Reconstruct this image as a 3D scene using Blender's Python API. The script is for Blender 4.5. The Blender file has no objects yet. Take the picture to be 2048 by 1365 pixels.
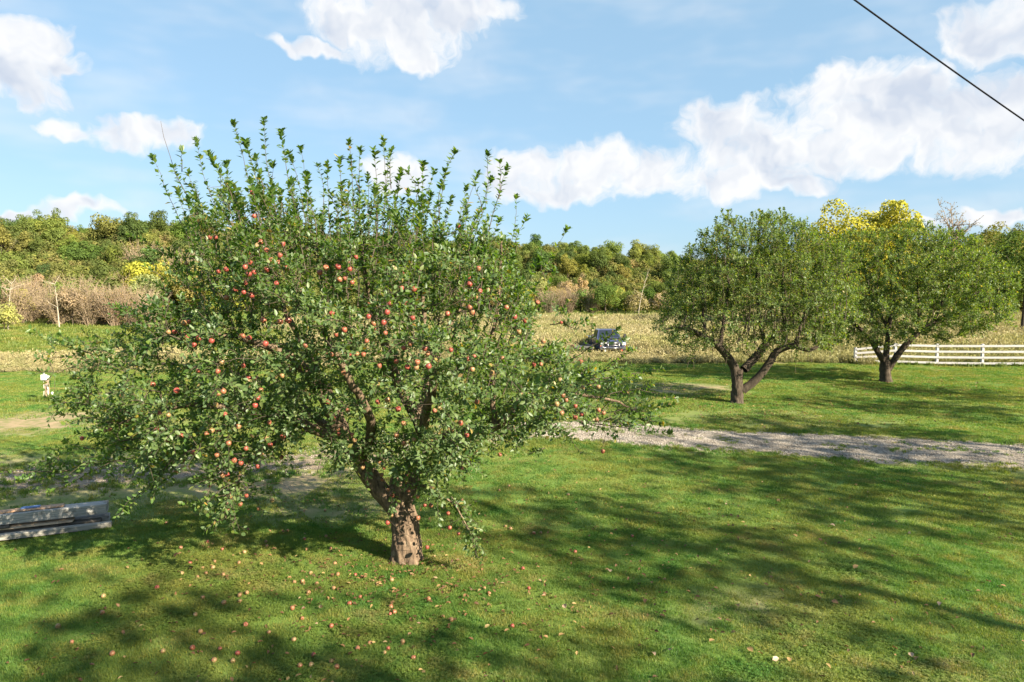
import bpy, math, random
import numpy as np
from mathutils import Vector, noise as mnoise

R = math.radians
rng = np.random.default_rng(7)
random.seed(7)
scene = bpy.context.scene
COL = scene.collection

# ------------------------------------------------------------------ camera
CAM_Z = 4.5
FOC = 1365.0                      # focal length in photograph pixels (24 mm on 36 mm)
HOR = 590.0                       # row of the horizon in the photograph
cam_data = bpy.data.cameras.new("camera")
cam_data.sensor_width = 36.0
cam_data.lens = 24.0
cam_data.clip_start = 0.1
cam_data.clip_end = 6000.0
cam = bpy.data.objects.new("camera", cam_data)
COL.objects.link(cam)
PITCH = math.atan((682.5 - HOR) / FOC)
cam.location = (0, 0, CAM_Z)
cam.rotation_euler = (R(90) - PITCH, 0, 0)
scene.camera = cam
scene.render.resolution_x, scene.render.resolution_y = 1024, 682

# ------------------------------------------------------------------ world, sun, exposure
SUN_AZ = R(128)                   # clockwise from +Y: the sun stands to the right, a little behind the camera
SUN_EL = R(29)
SKY_STRENGTH = 0.052
SUN_STRENGTH = 4.6
EXPOSURE = 2.08
scene.view_settings.view_transform = 'Standard'
scene.view_settings.look = 'None'
scene.view_settings.exposure = EXPOSURE
scene.view_settings.gamma = 1.0
scene.view_settings.use_curve_mapping = False

world = bpy.data.worlds.new("World")
scene.world = world
world.use_nodes = True
world.cycles.sampling_method = 'MANUAL'
world.cycles.sample_map_resolution = 256
wt = world.node_tree
wt.nodes.clear()


def WN(kind, **kw):
    n = wt.nodes.new(kind)
    for k, v in kw.items():
        setattr(n, k, v)
    return n


def wmath(op, a, b=None, c=None, clamp=False):
    n = WN('ShaderNodeMath', operation=op)
    n.use_clamp = clamp
    for i, v in enumerate((a, b, c)):
        if v is None:
            continue
        if isinstance(v, (int, float)):
            n.inputs[i].default_value = v
        else:
            wt.links.new(v, n.inputs[i])
    return n.outputs[0]


sky = WN('ShaderNodeTexSky', sky_type='NISHITA')
sky.sun_disc = False
sky.sun_elevation = SUN_EL
sky.sun_rotation = SUN_AZ
sky.altitude = 200
sky.air_density = 1.0
sky.dust_density = 1.2
sky.ozone_density = 1.6

# clouds: lumps given by bearing and height, all round the horizon (the pattern goes round four times)
CLOUDS = [(60,92,58,48),(32,150,88,58),(112,125,52,28),(62,184,72,24),
          (122,260,38,18),
          (240,266,62,24),(335,263,64,26),
          (700,35,95,45),(790,50,130,72),(900,28,112,45),(630,90,78,15),(825,108,62,32),(995,16,40,30),
          (50,428,50,14),(165,420,64,17),
          (790,352,75,34),
          (1040,345,88,50),(1180,334,135,50),(1290,345,105,46),(1110,380,150,32),
          (1450,262,90,58),(1540,298,150,66),(1490,350,140,46),(1575,374,85,22),
          (1690,185,120,48),(1830,188,86,46),(1955,204,98,44),(1780,235,190,58),
          (1910,270,190,58),(1700,292,165,52),
          (1992,70,80,50),(1940,92,44,25),
          (1995,437,70,19),(1840,453,55,10)]
tc = WN('ShaderNodeTexCoord')
sep = WN('ShaderNodeSeparateXYZ')
wt.links.new(tc.outputs['Generated'], sep.inputs[0])
az = wmath('ARCTAN2', sep.outputs[0], sep.outputs[1])
el = wmath('ARCSINE', sep.outputs[2])
azw = wmath('SUBTRACT', wmath('FLOORED_MODULO', wmath('ADD', az, math.pi / 4), math.pi / 2), math.pi / 4)
elw = wmath('PINGPONG', el, 0.47)
comb = WN('ShaderNodeCombineXYZ')
wt.links.new(azw, comb.inputs[0])
wt.links.new(elw, comb.inputs[1])


def wnoise(vec, scale, detail, rough=0.55):
    n = WN('ShaderNodeTexNoise', noise_dimensions='2D')
    n.inputs['Scale'].default_value = scale
    n.inputs['Detail'].default_value = detail
    n.inputs['Roughness'].default_value = rough
    wt.links.new(vec, n.inputs['Vector'])
    return n


def wvec(op, a, b):
    n = WN('ShaderNodeVectorMath', operation=op)
    for i, v in enumerate((a, b)):
        if isinstance(v, tuple):
            n.inputs[i].default_value = v
        else:
            wt.links.new(v, n.inputs[i])
    return n.outputs[0]


warp = wnoise(comb.outputs[0], 13.0, 3.0, 0.6)
wv = wvec('MULTIPLY', wvec('SUBTRACT', warp.outputs['Color'], (0.5, 0.5, 0.5)), (0.085, 0.06, 0.0))
P = wvec('ADD', comb.outputs[0], wv)


def px_dir(px, py):
    """bearing and height angle of a photograph pixel"""
    v = Vector(((px - 1024) / FOC, 1.0, (682.5 - py) / FOC))
    c, s = math.cos(PITCH), math.sin(PITCH)
    w = Vector((v.x, v.y * c + v.z * s, v.z * c - v.y * s))
    w.normalize()
    return math.atan2(w.x, w.y), math.asin(w.z)


field = None
for (cx, cy, ax, ay) in CLOUDS:
    a0, e0 = px_dir(cx, cy)
    ix, iy = FOC / (ax * 1.02), FOC / (ay * 1.03)
    ma = WN('ShaderNodeVectorMath', operation='MULTIPLY_ADD')
    wt.links.new(P, ma.inputs[0])
    ma.inputs[1].default_value = (ix, iy, 0)
    ma.inputs[2].default_value = (-a0 * ix, -e0 * iy, 0)
    dt = WN('ShaderNodeVectorMath', operation='DOT_PRODUCT')
    wt.links.new(ma.outputs[0], dt.inputs[0])
    wt.links.new(ma.outputs[0], dt.inputs[1])
    q = dt.outputs['Value']
    field = q if field is None else wmath('MINIMUM', field, q)
f = wmath('SUBTRACT', 1.0, field)
fine = wnoise(P, 30.0, 5.0, 0.62)
f2 = wmath('ADD', f, wmath('MULTIPLY', wmath('SUBTRACT', fine.outputs['Fac'], 0.5), 1.5))
mr = WN('ShaderNodeMapRange', interpolation_type='SMOOTHSTEP')
wt.links.new(f2, mr.inputs['Value'])
mr.inputs['From Min'].default_value = -0.30
mr.inputs['From Max'].default_value = 0.86
cover = wmath('MULTIPLY', mr.outputs[0], 0.97)
# soft thin veil
veil = wnoise(wvec('MULTIPLY', comb.outputs[0], (2.2, 7.0, 1.0)), 2.0, 3.0, 0.6)
mv = WN('ShaderNodeMapRange', interpolation_type='SMOOTHSTEP')
wt.links.new(veil.outputs['Fac'], mv.inputs['Value'])
mv.inputs['From Min'].default_value = 0.40
mv.inputs['From Max'].default_value = 0.85
mv.inputs['To Max'].default_value = 0.35
cover = wmath('MAXIMUM', cover, mv.outputs[0])
# relief of the lumps: the side towards the sun (up, right) is whiter, thick bellies are greyer
big = wnoise(P, 12.0, 3.0, 0.55)
big2 = wnoise(wvec('ADD', P, (0.012, 0.024, 0.0)), 12.0, 3.0, 0.55)
emb = wmath('MULTIPLY', wmath('SUBTRACT', big.outputs['Fac'], big2.outputs['Fac']), 2.1)
thick = WN('ShaderNodeMapRange', interpolation_type='SMOOTHSTEP')
wt.links.new(f, thick.inputs['Value'])
thick.inputs['From Min'].default_value = 0.30
thick.inputs['From Max'].default_value = 1.0
thick.inputs['To Max'].default_value = 0.62
grey = wmath('ADD', wmath('MULTIPLY', thick.outputs[0], wmath('ADD', 0.15, big2.outputs['Fac'])), wmath('MULTIPLY', emb, -1.0), clamp=True)
cc = WN('ShaderNodeMix', data_type='RGBA')
wt.links.new(grey, cc.inputs['Factor'])
K = 1.09 / (SKY_STRENGTH * 2 ** EXPOSURE)
cc.inputs['A'].default_value = (0.93 * K, 0.935 * K, 0.945 * K, 1)
cc.inputs['B'].default_value = (0.60 * K, 0.665 * K, 0.78 * K, 1)
# an even bright haze through the whole sky softens its gradient
hazy = WN('ShaderNodeMix', data_type='RGBA')
hazy.inputs['Factor'].default_value = 0.68
wt.links.new(sky.outputs[0], hazy.inputs['A'])
hazy.inputs['B'].default_value = (0.375 * K, 0.615 * K, 0.82 * K, 1)
mixw = WN('ShaderNodeMix', data_type='RGBA')
wt.links.new(cover, mixw.inputs['Factor'])
wt.links.new(hazy.outputs['Result'], mixw.inputs['A'])
wt.links.new(cc.outputs['Result'], mixw.inputs['B'])
bg = WN('ShaderNodeBackground')
bg.inputs['Strength'].default_value = SKY_STRENGTH
wt.links.new(mixw.outputs['Result'], bg.inputs['Color'])
wo = WN('ShaderNodeOutputWorld')
wt.links.new(bg.outputs[0], wo.inputs['Surface'])

sun_data = bpy.data.lights.new("sun", 'SUN')
sun_data.energy = SUN_STRENGTH
sun_data.angle = R(0.53)
sun_data.color = (1.0, 0.86, 0.62)
sun = bpy.data.objects.new("sun", sun_data)
COL.objects.link(sun)
SUN_DIR = Vector((math.cos(SUN_EL) * math.sin(SUN_AZ), math.cos(SUN_EL) * math.cos(SUN_AZ), math.sin(SUN_EL)))
sun.rotation_euler = SUN_DIR.to_track_quat('Z', 'Y').to_euler()
sun.location = (30, -20, 40)

scene.cycles.max_bounces = 6
scene.cycles.diffuse_bounces = 3
scene.cycles.glossy_bounces = 2
scene.cycles.transmission_bounces = 4
scene.cycles.transparent_max_bounces = 6
scene.cycles.caustics_reflective = False
scene.cycles.caustics_refractive = False

# ------------------------------------------------------------------ helpers


def smooth(a, b, x):
    t = np.clip((np.asarray(x, float) - a) / (b - a), 0, 1)
    return t * t * (3 - 2 * t)


def ground_at(px, py):
    """point of the level ground seen at a photograph pixel"""
    d = CAM_Z * FOC / (py - HOR)
    return (px - 1024) / FOC * d, d


def at(px, py, d):
    """point at distance d along +Y seen near a photograph pixel (small pitch ignored)"""
    return np.array([(px - 1024) / FOC * d, d, CAM_Z - (py - HOR) / FOC * d])


def tag(o, label=None, cat=None, group=None, kind=None):
    if label:
        o["label"] = label
    if cat:
        o["category"] = cat
    if group:
        o["group"] = group
    if kind:
        o["kind"] = kind
    return o


def empty(name, loc=(0, 0, 0), rz=0.0):
    o = bpy.data.objects.new(name, None)
    o.empty_display_size = 0.2
    COL.objects.link(o)
    o.location = loc
    o.rotation_euler = (0, 0, rz)
    return o


def mesh_from(name, verts, faces, mat=None, attrs=None, smooth_shade=False, mats=None, mat_index=None):
    me = bpy.data.meshes.new(name)
    verts = np.asarray(verts, dtype=np.float32).reshape(-1, 3)
    if isinstance(faces, np.ndarray) and faces.ndim == 2:
        n, k = faces.shape
        me.vertices.add(len(verts))
        me.vertices.foreach_set('co', verts.ravel())
        me.loops.add(n * k)
        me.loops.foreach_set('vertex_index', faces.astype(np.int32).ravel())
        me.polygons.add(n)
        me.polygons.foreach_set('loop_start', np.arange(0, n * k, k, dtype=np.int32))
        me.update(calc_edges=True)
    else:
        me.from_pydata(verts.tolist(), [], [tuple(int(i) for i in f) for f in faces])
    for m in (mats or ([mat] if mat else [])):
        me.materials.append(m)
    if mat_index is not None:
        me.polygons.foreach_set('material_index', np.asarray(mat_index, dtype=np.int32))
    if smooth_shade:
        me.polygons.foreach_set('use_smooth', np.ones(len(me.polygons), dtype=bool))
    for k, v in (attrs or {}).items():
        a = me.attributes.new(k, 'FLOAT', 'POINT')
        a.data.foreach_set('value', np.asarray(v, dtype=np.float32))
    me.update()
    return me


def link(name, me, parent=None, loc=(0, 0, 0)):
    o = bpy.data.objects.new(name, me)
    COL.objects.link(o)
    o.location = loc
    if parent is not None:
        o.parent = parent
    return o


class MB:
    """collects small shapes of one part"""

    def __init__(self):
        self.v, self.f = [], []

    def add(self, v, f):
        b = len(self.v)
        self.v += [tuple(map(float, p)) for p in v]
        self.f += [tuple(int(i) + b for i in q) for q in f]
        return self

    def box(self, lo, hi, bev=0.0, jit=0.0):
        x0, y0, z0 = lo
        x1, y1, z1 = hi
        if bev <= 0:
            v = [(x0, y0, z0), (x1, y0, z0), (x1, y1, z0), (x0, y1, z0), (x0, y0, z1), (x1, y0, z1), (x1, y1, z1), (x0, y1, z1)]
            f = [(0, 3, 2, 1), (4, 5, 6, 7), (0, 1, 5, 4), (1, 2, 6, 5), (2, 3, 7, 6), (3, 0, 4, 7)]
        else:
            b = bev
            prof = [(x0 + b, y0), (x1 - b, y0), (x1, y0 + b), (x1, y1 - b), (x1 - b, y1), (x0 + b, y1), (x0, y1 - b), (x0, y0 + b)]
            ins = [(min(max(x, x0 + b), x1 - b), min(max(y, y0 + b), y1 - b)) for x, y in prof]
            rings = [(z0, ins), (z0 + b, prof), (z1 - b, prof), (z1, ins)]
            v = [(x, y, z) for z, p in rings for x, y in p]
            f = [tuple(range(7, -1, -1)), tuple(range(24, 32))]
            for k in range(3):
                for i in range(8):
                    j = (i + 1) % 8
                    f.append((k * 8 + i, k * 8 + j, k * 8 + 8 + j, k * 8 + 8 + i))
        if jit:
            v = [(a + random.uniform(-jit, jit), b_ + random.uniform(-jit, jit), c + random.uniform(-jit, jit)) for a, b_, c in v]
        return self.add(v, f)

    def tube(self, pts, rad, sides=8, cap=True):
        v, f = tube_arrays(np.asarray(pts, float), np.broadcast_to(np.asarray(rad, float), (len(pts),)), sides)
        fl = [tuple(q) for q in f]
        if cap:
            n = len(pts)
            fl += [tuple(range(sides - 1, -1, -1)), tuple(range((n - 1) * sides, n * sides))]
        return self.add(v, fl)

    def prism(self, poly, axis, a, b):
        """outline poly (2D) extruded along axis from a to b"""
        n = len(poly)

        def p3(p, t):
            return {'x': (t, p[0], p[1]), 'y': (p[0], t, p[1]), 'z': (p[0], p[1], t)}[axis]
        v = [p3(p, a) for p in poly] + [p3(p, b) for p in poly]
        f = [tuple(range(n - 1, -1, -1)), tuple(range(n, 2 * n))] + [(i, (i + 1) % n, n + (i + 1) % n, n + i) for i in range(n)]
        return self.add(v, f)

    def build(self, name, mat, parent=None, loc=(0, 0, 0), smooth_shade=False, fix=True):
        me = mesh_from(name, self.v, self.f, mat, smooth_shade=smooth_shade)
        if fix:
            import bmesh
            bm = bmesh.new()
            bm.from_mesh(me)
            bmesh.ops.recalc_face_normals(bm, faces=bm.faces)
            bm.to_mesh(me)
            bm.free()
        return link(name, me, parent, loc)


def tube_arrays(pts, rad, sides):
    n = len(pts)
    t = np.gradient(pts, axis=0)
    t /= np.linalg.norm(t, axis=1, keepdims=True) + 1e-9
    ref = np.array([0.0, 0.0, 1.0]) if abs(t[0, 2]) < 0.9 else np.array([1.0, 0, 0])
    u = np.cross(t[0], ref)
    u /= np.linalg.norm(u) + 1e-9
    us = []
    for i in range(n):
        u = u - t[i] * np.dot(u, t[i])
        u /= np.linalg.norm(u) + 1e-9
        us.append(u)
    us = np.array(us)
    w = np.cross(t, us)
    ang = np.linspace(0, 2 * math.pi, sides, endpoint=False)
    v = pts[:, None, :] + rad[:, None, None] * (np.cos(ang)[None, :, None] * us[:, None, :] + np.sin(ang)[None, :, None] * w[:, None, :])
    i = np.arange(n - 1)[:, None] * sides
    j = np.arange(sides)[None, :]
    jn = (j + 1) % sides
    f = np.stack([i + j, i + jn, i + sides + jn, i + sides + j], -1).reshape(-1, 4)
    return v.reshape(-1, 3), f


def unit(a):
    a = np.asarray(a, float)
    return a / (np.linalg.norm(a, axis=-1, keepdims=True) + 1e-9)


ORD = ('zeroth first second third fourth fifth sixth seventh eighth ninth tenth eleventh twelfth thirteenth fourteenth fifteenth '
       'sixteenth seventeenth eighteenth nineteenth twentieth').split()


def number_labels(items, fmt):
    """items: (object, base label, screen x). Same base labels get their order from the left, so that each names one thing."""
    by = {}
    for o, base, sx in items:
        by.setdefault(base, []).append((sx, o))
    for base, lst in by.items():
        lst.sort(key=lambda q: q[0])
        if len(lst) == 1:
            lst[0][1]["label"] = base
            continue
        for i, (sx, o) in enumerate(lst):
            if i == 0:
                w = 'leftmost'
            elif i == len(lst) - 1:
                w = 'rightmost'
            else:
                w = (ORD[i + 1] if i + 1 < len(ORD) else str(i + 1) + 'th') + ' from left'
            o["label"] = fmt.format(base, w)


# ------------------------------------------------------------------ materials


class NT:
    def __init__(self, name):
        self.m = bpy.data.materials.new(name)
        self.m.use_nodes = True
        self.t = self.m.node_tree
        self.t.nodes.clear()
        self.out = self.t.nodes.new('ShaderNodeOutputMaterial')

    def n(self, kind, ins=None, **kw):
        nd = self.t.nodes.new(kind)
        for k, v in kw.items():
            setattr(nd, k, v)
        for k, v in (ins or {}).items():
            self.set(nd, k, v)
        return nd

    def set(self, nd, k, v):
        s = nd.inputs[k]
        if isinstance(v, bpy.types.NodeSocket):
            self.t.links.new(v, s)
        elif isinstance(v, tuple) and len(v) == 3 and s.type == 'RGBA':
            s.default_value = (*v, 1)
        else:
            s.default_value = v

    def math(self, op, a, b=None, clamp=False):
        nd = self.n('ShaderNodeMath', operation=op)
        nd.use_clamp = clamp
        self.set(nd, 0, a)
        if b is not None:
            self.set(nd, 1, b)
        return nd.outputs[0]

    def mix(self, fac, a, b, blend='MIX'):
        nd = self.n('ShaderNodeMix', data_type='RGBA', blend_type=blend)
        self.set(nd, 'Factor', fac)
        self.set(nd, 'A', a)
        self.set(nd, 'B', b)
        return nd.outputs['Result']

    def pos(self):
        return self.n('ShaderNodeNewGeometry').outputs['Position']

    def objco(self):
        return self.n('ShaderNodeTexCoord').outputs['Object']

    def scaled(self, vec, s):
        return self.n('ShaderNodeVectorMath', {0: vec, 1: s}, operation='MULTIPLY').outputs[0]

    def noise(self, vec, scale, detail=4, rough=0.55, out='Fac'):
        nd = self.n('ShaderNodeTexNoise', {'Vector': vec, 'Scale': scale, 'Detail': detail, 'Roughness': rough})
        return nd.outputs[out]

    def ramp(self, fac, stops):
        nd = self.n('ShaderNodeValToRGB', {'Fac': fac})
        e = nd.color_ramp.elements
        while len(e) < len(stops):
            e.new(0.5)
        for el_, (p, c) in zip(e, stops):
            el_.position = p
            el_.color = (*c, 1)
        return nd.outputs['Color']

    def range(self, v, a, b, c=0.0, d=1.0):
        nd = self.n('ShaderNodeMapRange', {'Value': v, 'From Min': a, 'From Max': b, 'To Min': c, 'To Max': d}, interpolation_type='SMOOTHSTEP')
        return nd.outputs[0]

    def attr(self, name, out='Fac'):
        return self.n('ShaderNodeAttribute', attribute_name=name).outputs[out]

    def bump(self, h, strength, dist):
        return self.n('ShaderNodeBump', {'Height': h, 'Strength': strength, 'Distance': dist}).outputs[0]

    def done(self, shader):
        self.t.links.new(shader, self.out.inputs['Surface'])
        return self.m

    def pbr(self, color, rough=0.7, normal=None, metal=0.0, spec=0.5, coat=0.0):
        nd = self.n('ShaderNodeBsdfPrincipled', {'Base Color': color, 'Roughness': rough, 'Metallic': metal, 'Specular IOR Level': spec, 'Coat Weight': coat})
        if normal is not None:
            self.set(nd, 'Normal', normal)
        return self.done(nd.outputs[0])

    def leafy(self, color, trans, tfac=0.35, gloss=0.08, grough=0.45):
        d = self.n('ShaderNodeBsdfDiffuse', {'Color': color}).outputs[0]
        t = self.n('ShaderNodeBsdfTranslucent', {'Color': trans}).outputs[0]
        m = self.n('ShaderNodeMixShader', {'Fac': tfac, 1: d, 2: t}).outputs[0]
        if gloss > 0:
            g = self.n('ShaderNodeBsdfGlossy', {'Color': (0.85, 0.9, 1.0), 'Roughness': grough}).outputs[0]
            m = self.n('ShaderNodeMixShader', {'Fac': gloss, 1: m, 2: g}).outputs[0]
        return self.done(m)


def mat_leaf(name, stops, under, tscale=(1.45, 1.5, 0.45), tfac=0.36, gloss=0.07, objcolor=False):
    n = NT(name)
    if objcolor:
        oc = n.n('ShaderNodeObjectInfo').outputs['Color']
        var = n.ramp(n.attr('tint'), [(0.0, (0.7, 0.74, 0.75)), (0.5, (1.05, 1.05, 1.05)), (1.0, (1.5, 1.42, 1.1))])
        c = n.mix(1.0, oc, var, 'MULTIPLY')
    else:
        c = n.ramp(n.attr('tint'), stops)
        back = n.n('ShaderNodeNewGeometry').outputs['Backfacing']
        c2 = n.mix(0.30, c, under)
        c = n.mix(back, c, c2)
    t = n.mix(1.0, c, tscale, 'MULTIPLY')
    return n.leafy(c, t, tfac, gloss)


def mat_bark(name, dark, light, scale=1.0, bump=0.9, lichen=None):
    n = NT(name)
    p = n.objco()
    ps = n.scaled(p, (9 * scale, 9 * scale, 2.2 * scale))
    a = n.noise(ps, 2.2, 8, 0.65)
    b = n.noise(p, 2.5 * scale, 4)
    c = n.ramp(a, [(0.3, dark), (0.62, light)])
    c = n.mix(n.range(b, 0.45, 0.75, 0, 0.5), c, dark)
    if lichen:
        c = n.mix(n.range(n.noise(p, 6 * scale, 6, 0.7), 0.56, 0.7, 0, 0.6), c, lichen)
    return n.pbr(c, 0.92, n.bump(a, bump, 0.03 / scale), spec=0.2)


M = {}
M['leaf_apple'] = mat_leaf('apple leaf', [(0.0, (0.046, 0.102, 0.030)), (0.35, (0.078, 0.150, 0.034)), (0.7, (0.130, 0.192, 0.040)),
                                          (0.93, (0.190, 0.222, 0.052)), (0.965, (0.40, 0.30, 0.06)), (1.0, (0.30, 0.15, 0.06))], (0.15, 0.19, 0.13), gloss=0.022, tfac=0.46)
M['leaf_apple_far'] = mat_leaf('apple leaf far', [(0.0, (0.058, 0.108, 0.030)), (0.4, (0.100, 0.160, 0.036)), (0.75, (0.155, 0.200, 0.044)),
                                                  (0.95, (0.24, 0.24, 0.055)), (1.0, (0.36, 0.26, 0.07))], (0.14, 0.18, 0.11), gloss=0.012, tfac=0.46)
M['leaf_wood'] = mat_leaf('woodland leaf', None, None, objcolor=True, tfac=0.36, gloss=0.0)
M['bark'] = mat_bark('apple bark', (0.040, 0.030, 0.023), (0.20, 0.145, 0.105), 1.0, 1.0, (0.27, 0.22, 0.165))
M['bark_dark'] = mat_bark('dark bark', (0.024, 0.019, 0.016), (0.085, 0.068, 0.054), 1.0, 0.8)
M['bark_pale'] = mat_bark('pale dead wood', (0.20, 0.175, 0.14), (0.40, 0.36, 0.30), 0.7, 0.4)
M['twig'] = NT('twig bark').pbr((0.075, 0.06, 0.048), 0.85, spec=0.25)
# ------------------------------------------------------------------ ground
RU = np.array([-3, -0.95, -0.72, -0.5, -0.2, 0.05, 0.22, 0.34, 0.6, 0.75, 1.2, 3])
RH = np.array([15, 15, 17, 19.5, 20, 18, 12.5, 13, 14, 16, 17, 17])


def terrain(x, y):
    x = np.asarray(x, float)
    y = np.asarray(y, float)
    r = np.hypot(x, y)
    u = np.where(y > 1, x / np.maximum(y, 1), np.sign(x) * 3)
    h = np.interp(u, RU, RH)
    near = np.interp(u, [-3, -0.45, -0.25, 0.1, 3], [108, 108, 135, 158, 150])
    far = np.interp(u, [-3, -0.45, -0.1, 3], [235, 235, 262, 262])
    t = np.clip((r - near) / (far - near), 0, 1)
    z = h * t * t * (3 - 2 * t)
    und = 0.035 * np.sin(x * 0.45 + 1.3) * np.sin(y * 0.38 + 0.4) + 0.02 * np.sin(x * 1.1 + y * 0.7)
    return z + und * smooth(4, 9, r)


def lawn_edge(x):
    """distance at which the mown lawn ends and the tall dry grass starts"""
    x = np.asarray(x, float)
    return 44.6 - 5.0 * smooth(-9, -17, -x) * 0 - 5.0 * (1 - smooth(-18, -8, x)) + 0.5 * np.sin(x * 0.5) + 0.3 * np.sin(x * 1.3)


DRIVE = np.array([(34, 12.6), (22, 16.4), (14.2, 18.8), (5.2, 21.5), (1.2, 22.5), (-2.2, 21.2), (-5.6, 18.6), (-10.5, 16.9), (-18, 15.2), (-30, 13)], float)


def resample(pts, n):
    """smooth (Catmull-Rom) curve through pts"""
    p = np.vstack([2 * pts[0] - pts[1], pts, 2 * pts[-1] - pts[-2]])
    k = len(pts) - 1
    out = []
    for s in np.linspace(0, k - 1e-6, n):
        i = int(s)
        t = s - i
        a, b, c, d = p[i:i + 4]
        out.append(0.5 * ((2 * b) + (-a + c) * t + (2 * a - 5 * b + 4 * c - d) * t * t + (-a + 3 * b - 3 * c + d) * t ** 3))
    return np.array(out)


DR = resample(DRIVE, 400)


def drive_dist(x, y):
    x = np.asarray(x, float).ravel()
    y = np.asarray(y, float).ravel()
    out = np.empty(len(x))
    for k in range(0, len(x), 4000):
        q = np.stack([x[k:k + 4000], y[k:k + 4000]], -1)
        out[k:k + 4000] = np.sqrt(((q[:, None] - DR[None]) ** 2).sum(-1).min(1))
    return out


DRIVE_HALF = 1.75


def vnoise(x, y, s, seed=0.0):
    """cheap smooth noise 0..1"""
    x = np.asarray(x) * s + seed * 7.1
    y = np.asarray(y) * s + seed * 3.7
    v = (np.sin(x * 1.0 + 1.7 * np.sin(y * 0.9 + seed)) + np.sin(y * 1.3 + 1.4 * np.sin(x * 0.7 + 2 * seed)) + np.sin((x + y) * 0.8 + seed * 5)
         + 0.7 * np.sin(2.1 * x - 1.7 * y + seed) + 0.6 * np.sin(2.9 * y + 1.9 * np.sin(2.3 * x)))
    return np.clip(v / 8.6 + 0.5, 0, 1)


BARE = [(-6.0, 16.2, 2.2, 1.0), (8.0, 33.0, 2.6, 1.0), (-16.5, 24.0, 3.2, 1.0), (-3.9, 14.3, 1.5, 0.6), (-15.0, 17.5, 2.4, 0.7), (3.4, 9.6, .9, 0.5), (9.5, 24.2, 3.5, 0.35), (-9.6, 14.6, 2.5, .45)]


def bare_mask(x, y):
    m = np.zeros(np.shape(x))
    for bx, by, br, k in BARE:
        d = np.hypot((x - bx) / (br * 1.5), (y - by) / br)
        m = np.maximum(m, k * (1 - smooth(0.35, 1.1, d + 0.5 * (vnoise(x, y, 2.3, bx) - 0.5))))
    return m


def stretch(a, b, n, p=1.0):
    return a + (b - a) * np.linspace(0, 1, n) ** p


gx = np.concatenate([-stretch(32, 1500, 60, 2.2)[::-1], np.arange(-31.4, 31.5, 0.6), stretch(32, 1500, 60, 2.2)])
gy = np.concatenate([-stretch(3, 400, 20, 2.0)[::-1], np.arange(-2.5, 48, 0.5), stretch(48.5, 320, 110, 1.25), stretch(335, 1600, 12, 1.5)])
GX, GY = np.meshgrid(gx, gy)
GZ = terrain(GX, GY)
nv = np.stack([GX, GY, GZ], -1).reshape(-1, 3)
ny, nx = GX.shape
ii = (np.arange(ny - 1)[:, None] * nx + np.arange(nx - 1)[None, :])
gf = np.stack([ii, ii + 1, ii + nx + 1, ii + nx], -1).reshape(-1, 4)
fx, fy = GX.ravel(), GY.ravel()
meadow_a = smooth(-0.5, 0.5, fy - lawn_edge(fx))
dd = drive_dist(fx, fy)
bare_a = np.maximum(bare_mask(fx, fy), 0.75 * (1 - smooth(DRIVE_HALF - 0.2, DRIVE_HALF + 0.8, dd)))
fr = np.hypot(fx, fy)
wood_a = smooth(0.4, 2.5, GZ.ravel())
n = NT('ground')
p = n.pos()
flat = n.scaled(p, (1, 1, 0.2))
n1 = n.noise(flat, 0.35, 5)
n2 = n.noise(flat, 2.2, 5, 0.6)
n3 = n.noise(flat, 28.0, 5, 0.7)
lawn = n.ramp(n1, [(0.3, (0.072, 0.155, 0.032)), (0.5, (0.108, 0.180, 0.038)), (0.7, (0.165, 0.195, 0.048))])
lawn = n.mix(n.range(n3, 0.4, 0.8, 0.0, 0.55), lawn, (0.105, 0.105, 0.045))
soil = n.ramp(n2, [(0.3, (0.21, 0.165, 0.105)), (0.7, (0.36, 0.28, 0.185))])
soil = n.mix(n.range(n3, 0.3, 0.8, 0, 0.5), soil, (0.14, 0.11, 0.07))
dry = n.ramp(n2, [(0.25, (0.20, 0.17, 0.075)), (0.5, (0.30, 0.245, 0.115)), (0.75, (0.16, 0.18, 0.06))])
forest = n.ramp(n2, [(0.3, (0.05, 0.05, 0.022)), (0.7, (0.09, 0.08, 0.035))])
c = n.mix(n.math('MULTIPLY', n.attr('bare'), n.range(n2, 0.3, 0.6, 0.35, 1.0)), lawn, soil)
c = n.mix(n.attr('meadow'), c, dry)
c = n.mix(n.attr('green'), c, n.mix(0.5, (0.09, 0.15, 0.03), lawn))
c = n.mix(n.attr('wood'), c, forest)
M['ground'] = n.pbr(c, 0.95, n.bump(n3, 0.6, 0.03), spec=0.1)
# greener strips in the far field
uu = np.where(fy > 1, fx / np.maximum(fy, 1), 0)
green_a = meadow_a * np.maximum(
    (1 - smooth(-0.42, -0.3, uu)) * smooth(58, 66, fr + 10 * (vnoise(fx, fy, .12, 2) - .5)) * (1 - 0.5 * smooth(80, 86, fr)),
    smooth(118, 126, fr + 12 * (vnoise(fx, fy, 0.1, 1) - .5)) * (1 - smooth(0.24, 0.36, uu)))
gme = mesh_from('ground', nv, gf, M['ground'], {'meadow': meadow_a, 'bare': bare_a, 'wood': wood_a, 'green': green_a}, True)
ground = tag(link('ground', gme), 'mown lawn and dry meadow ground rising to wooded hills', 'ground', kind='structure')

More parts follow.
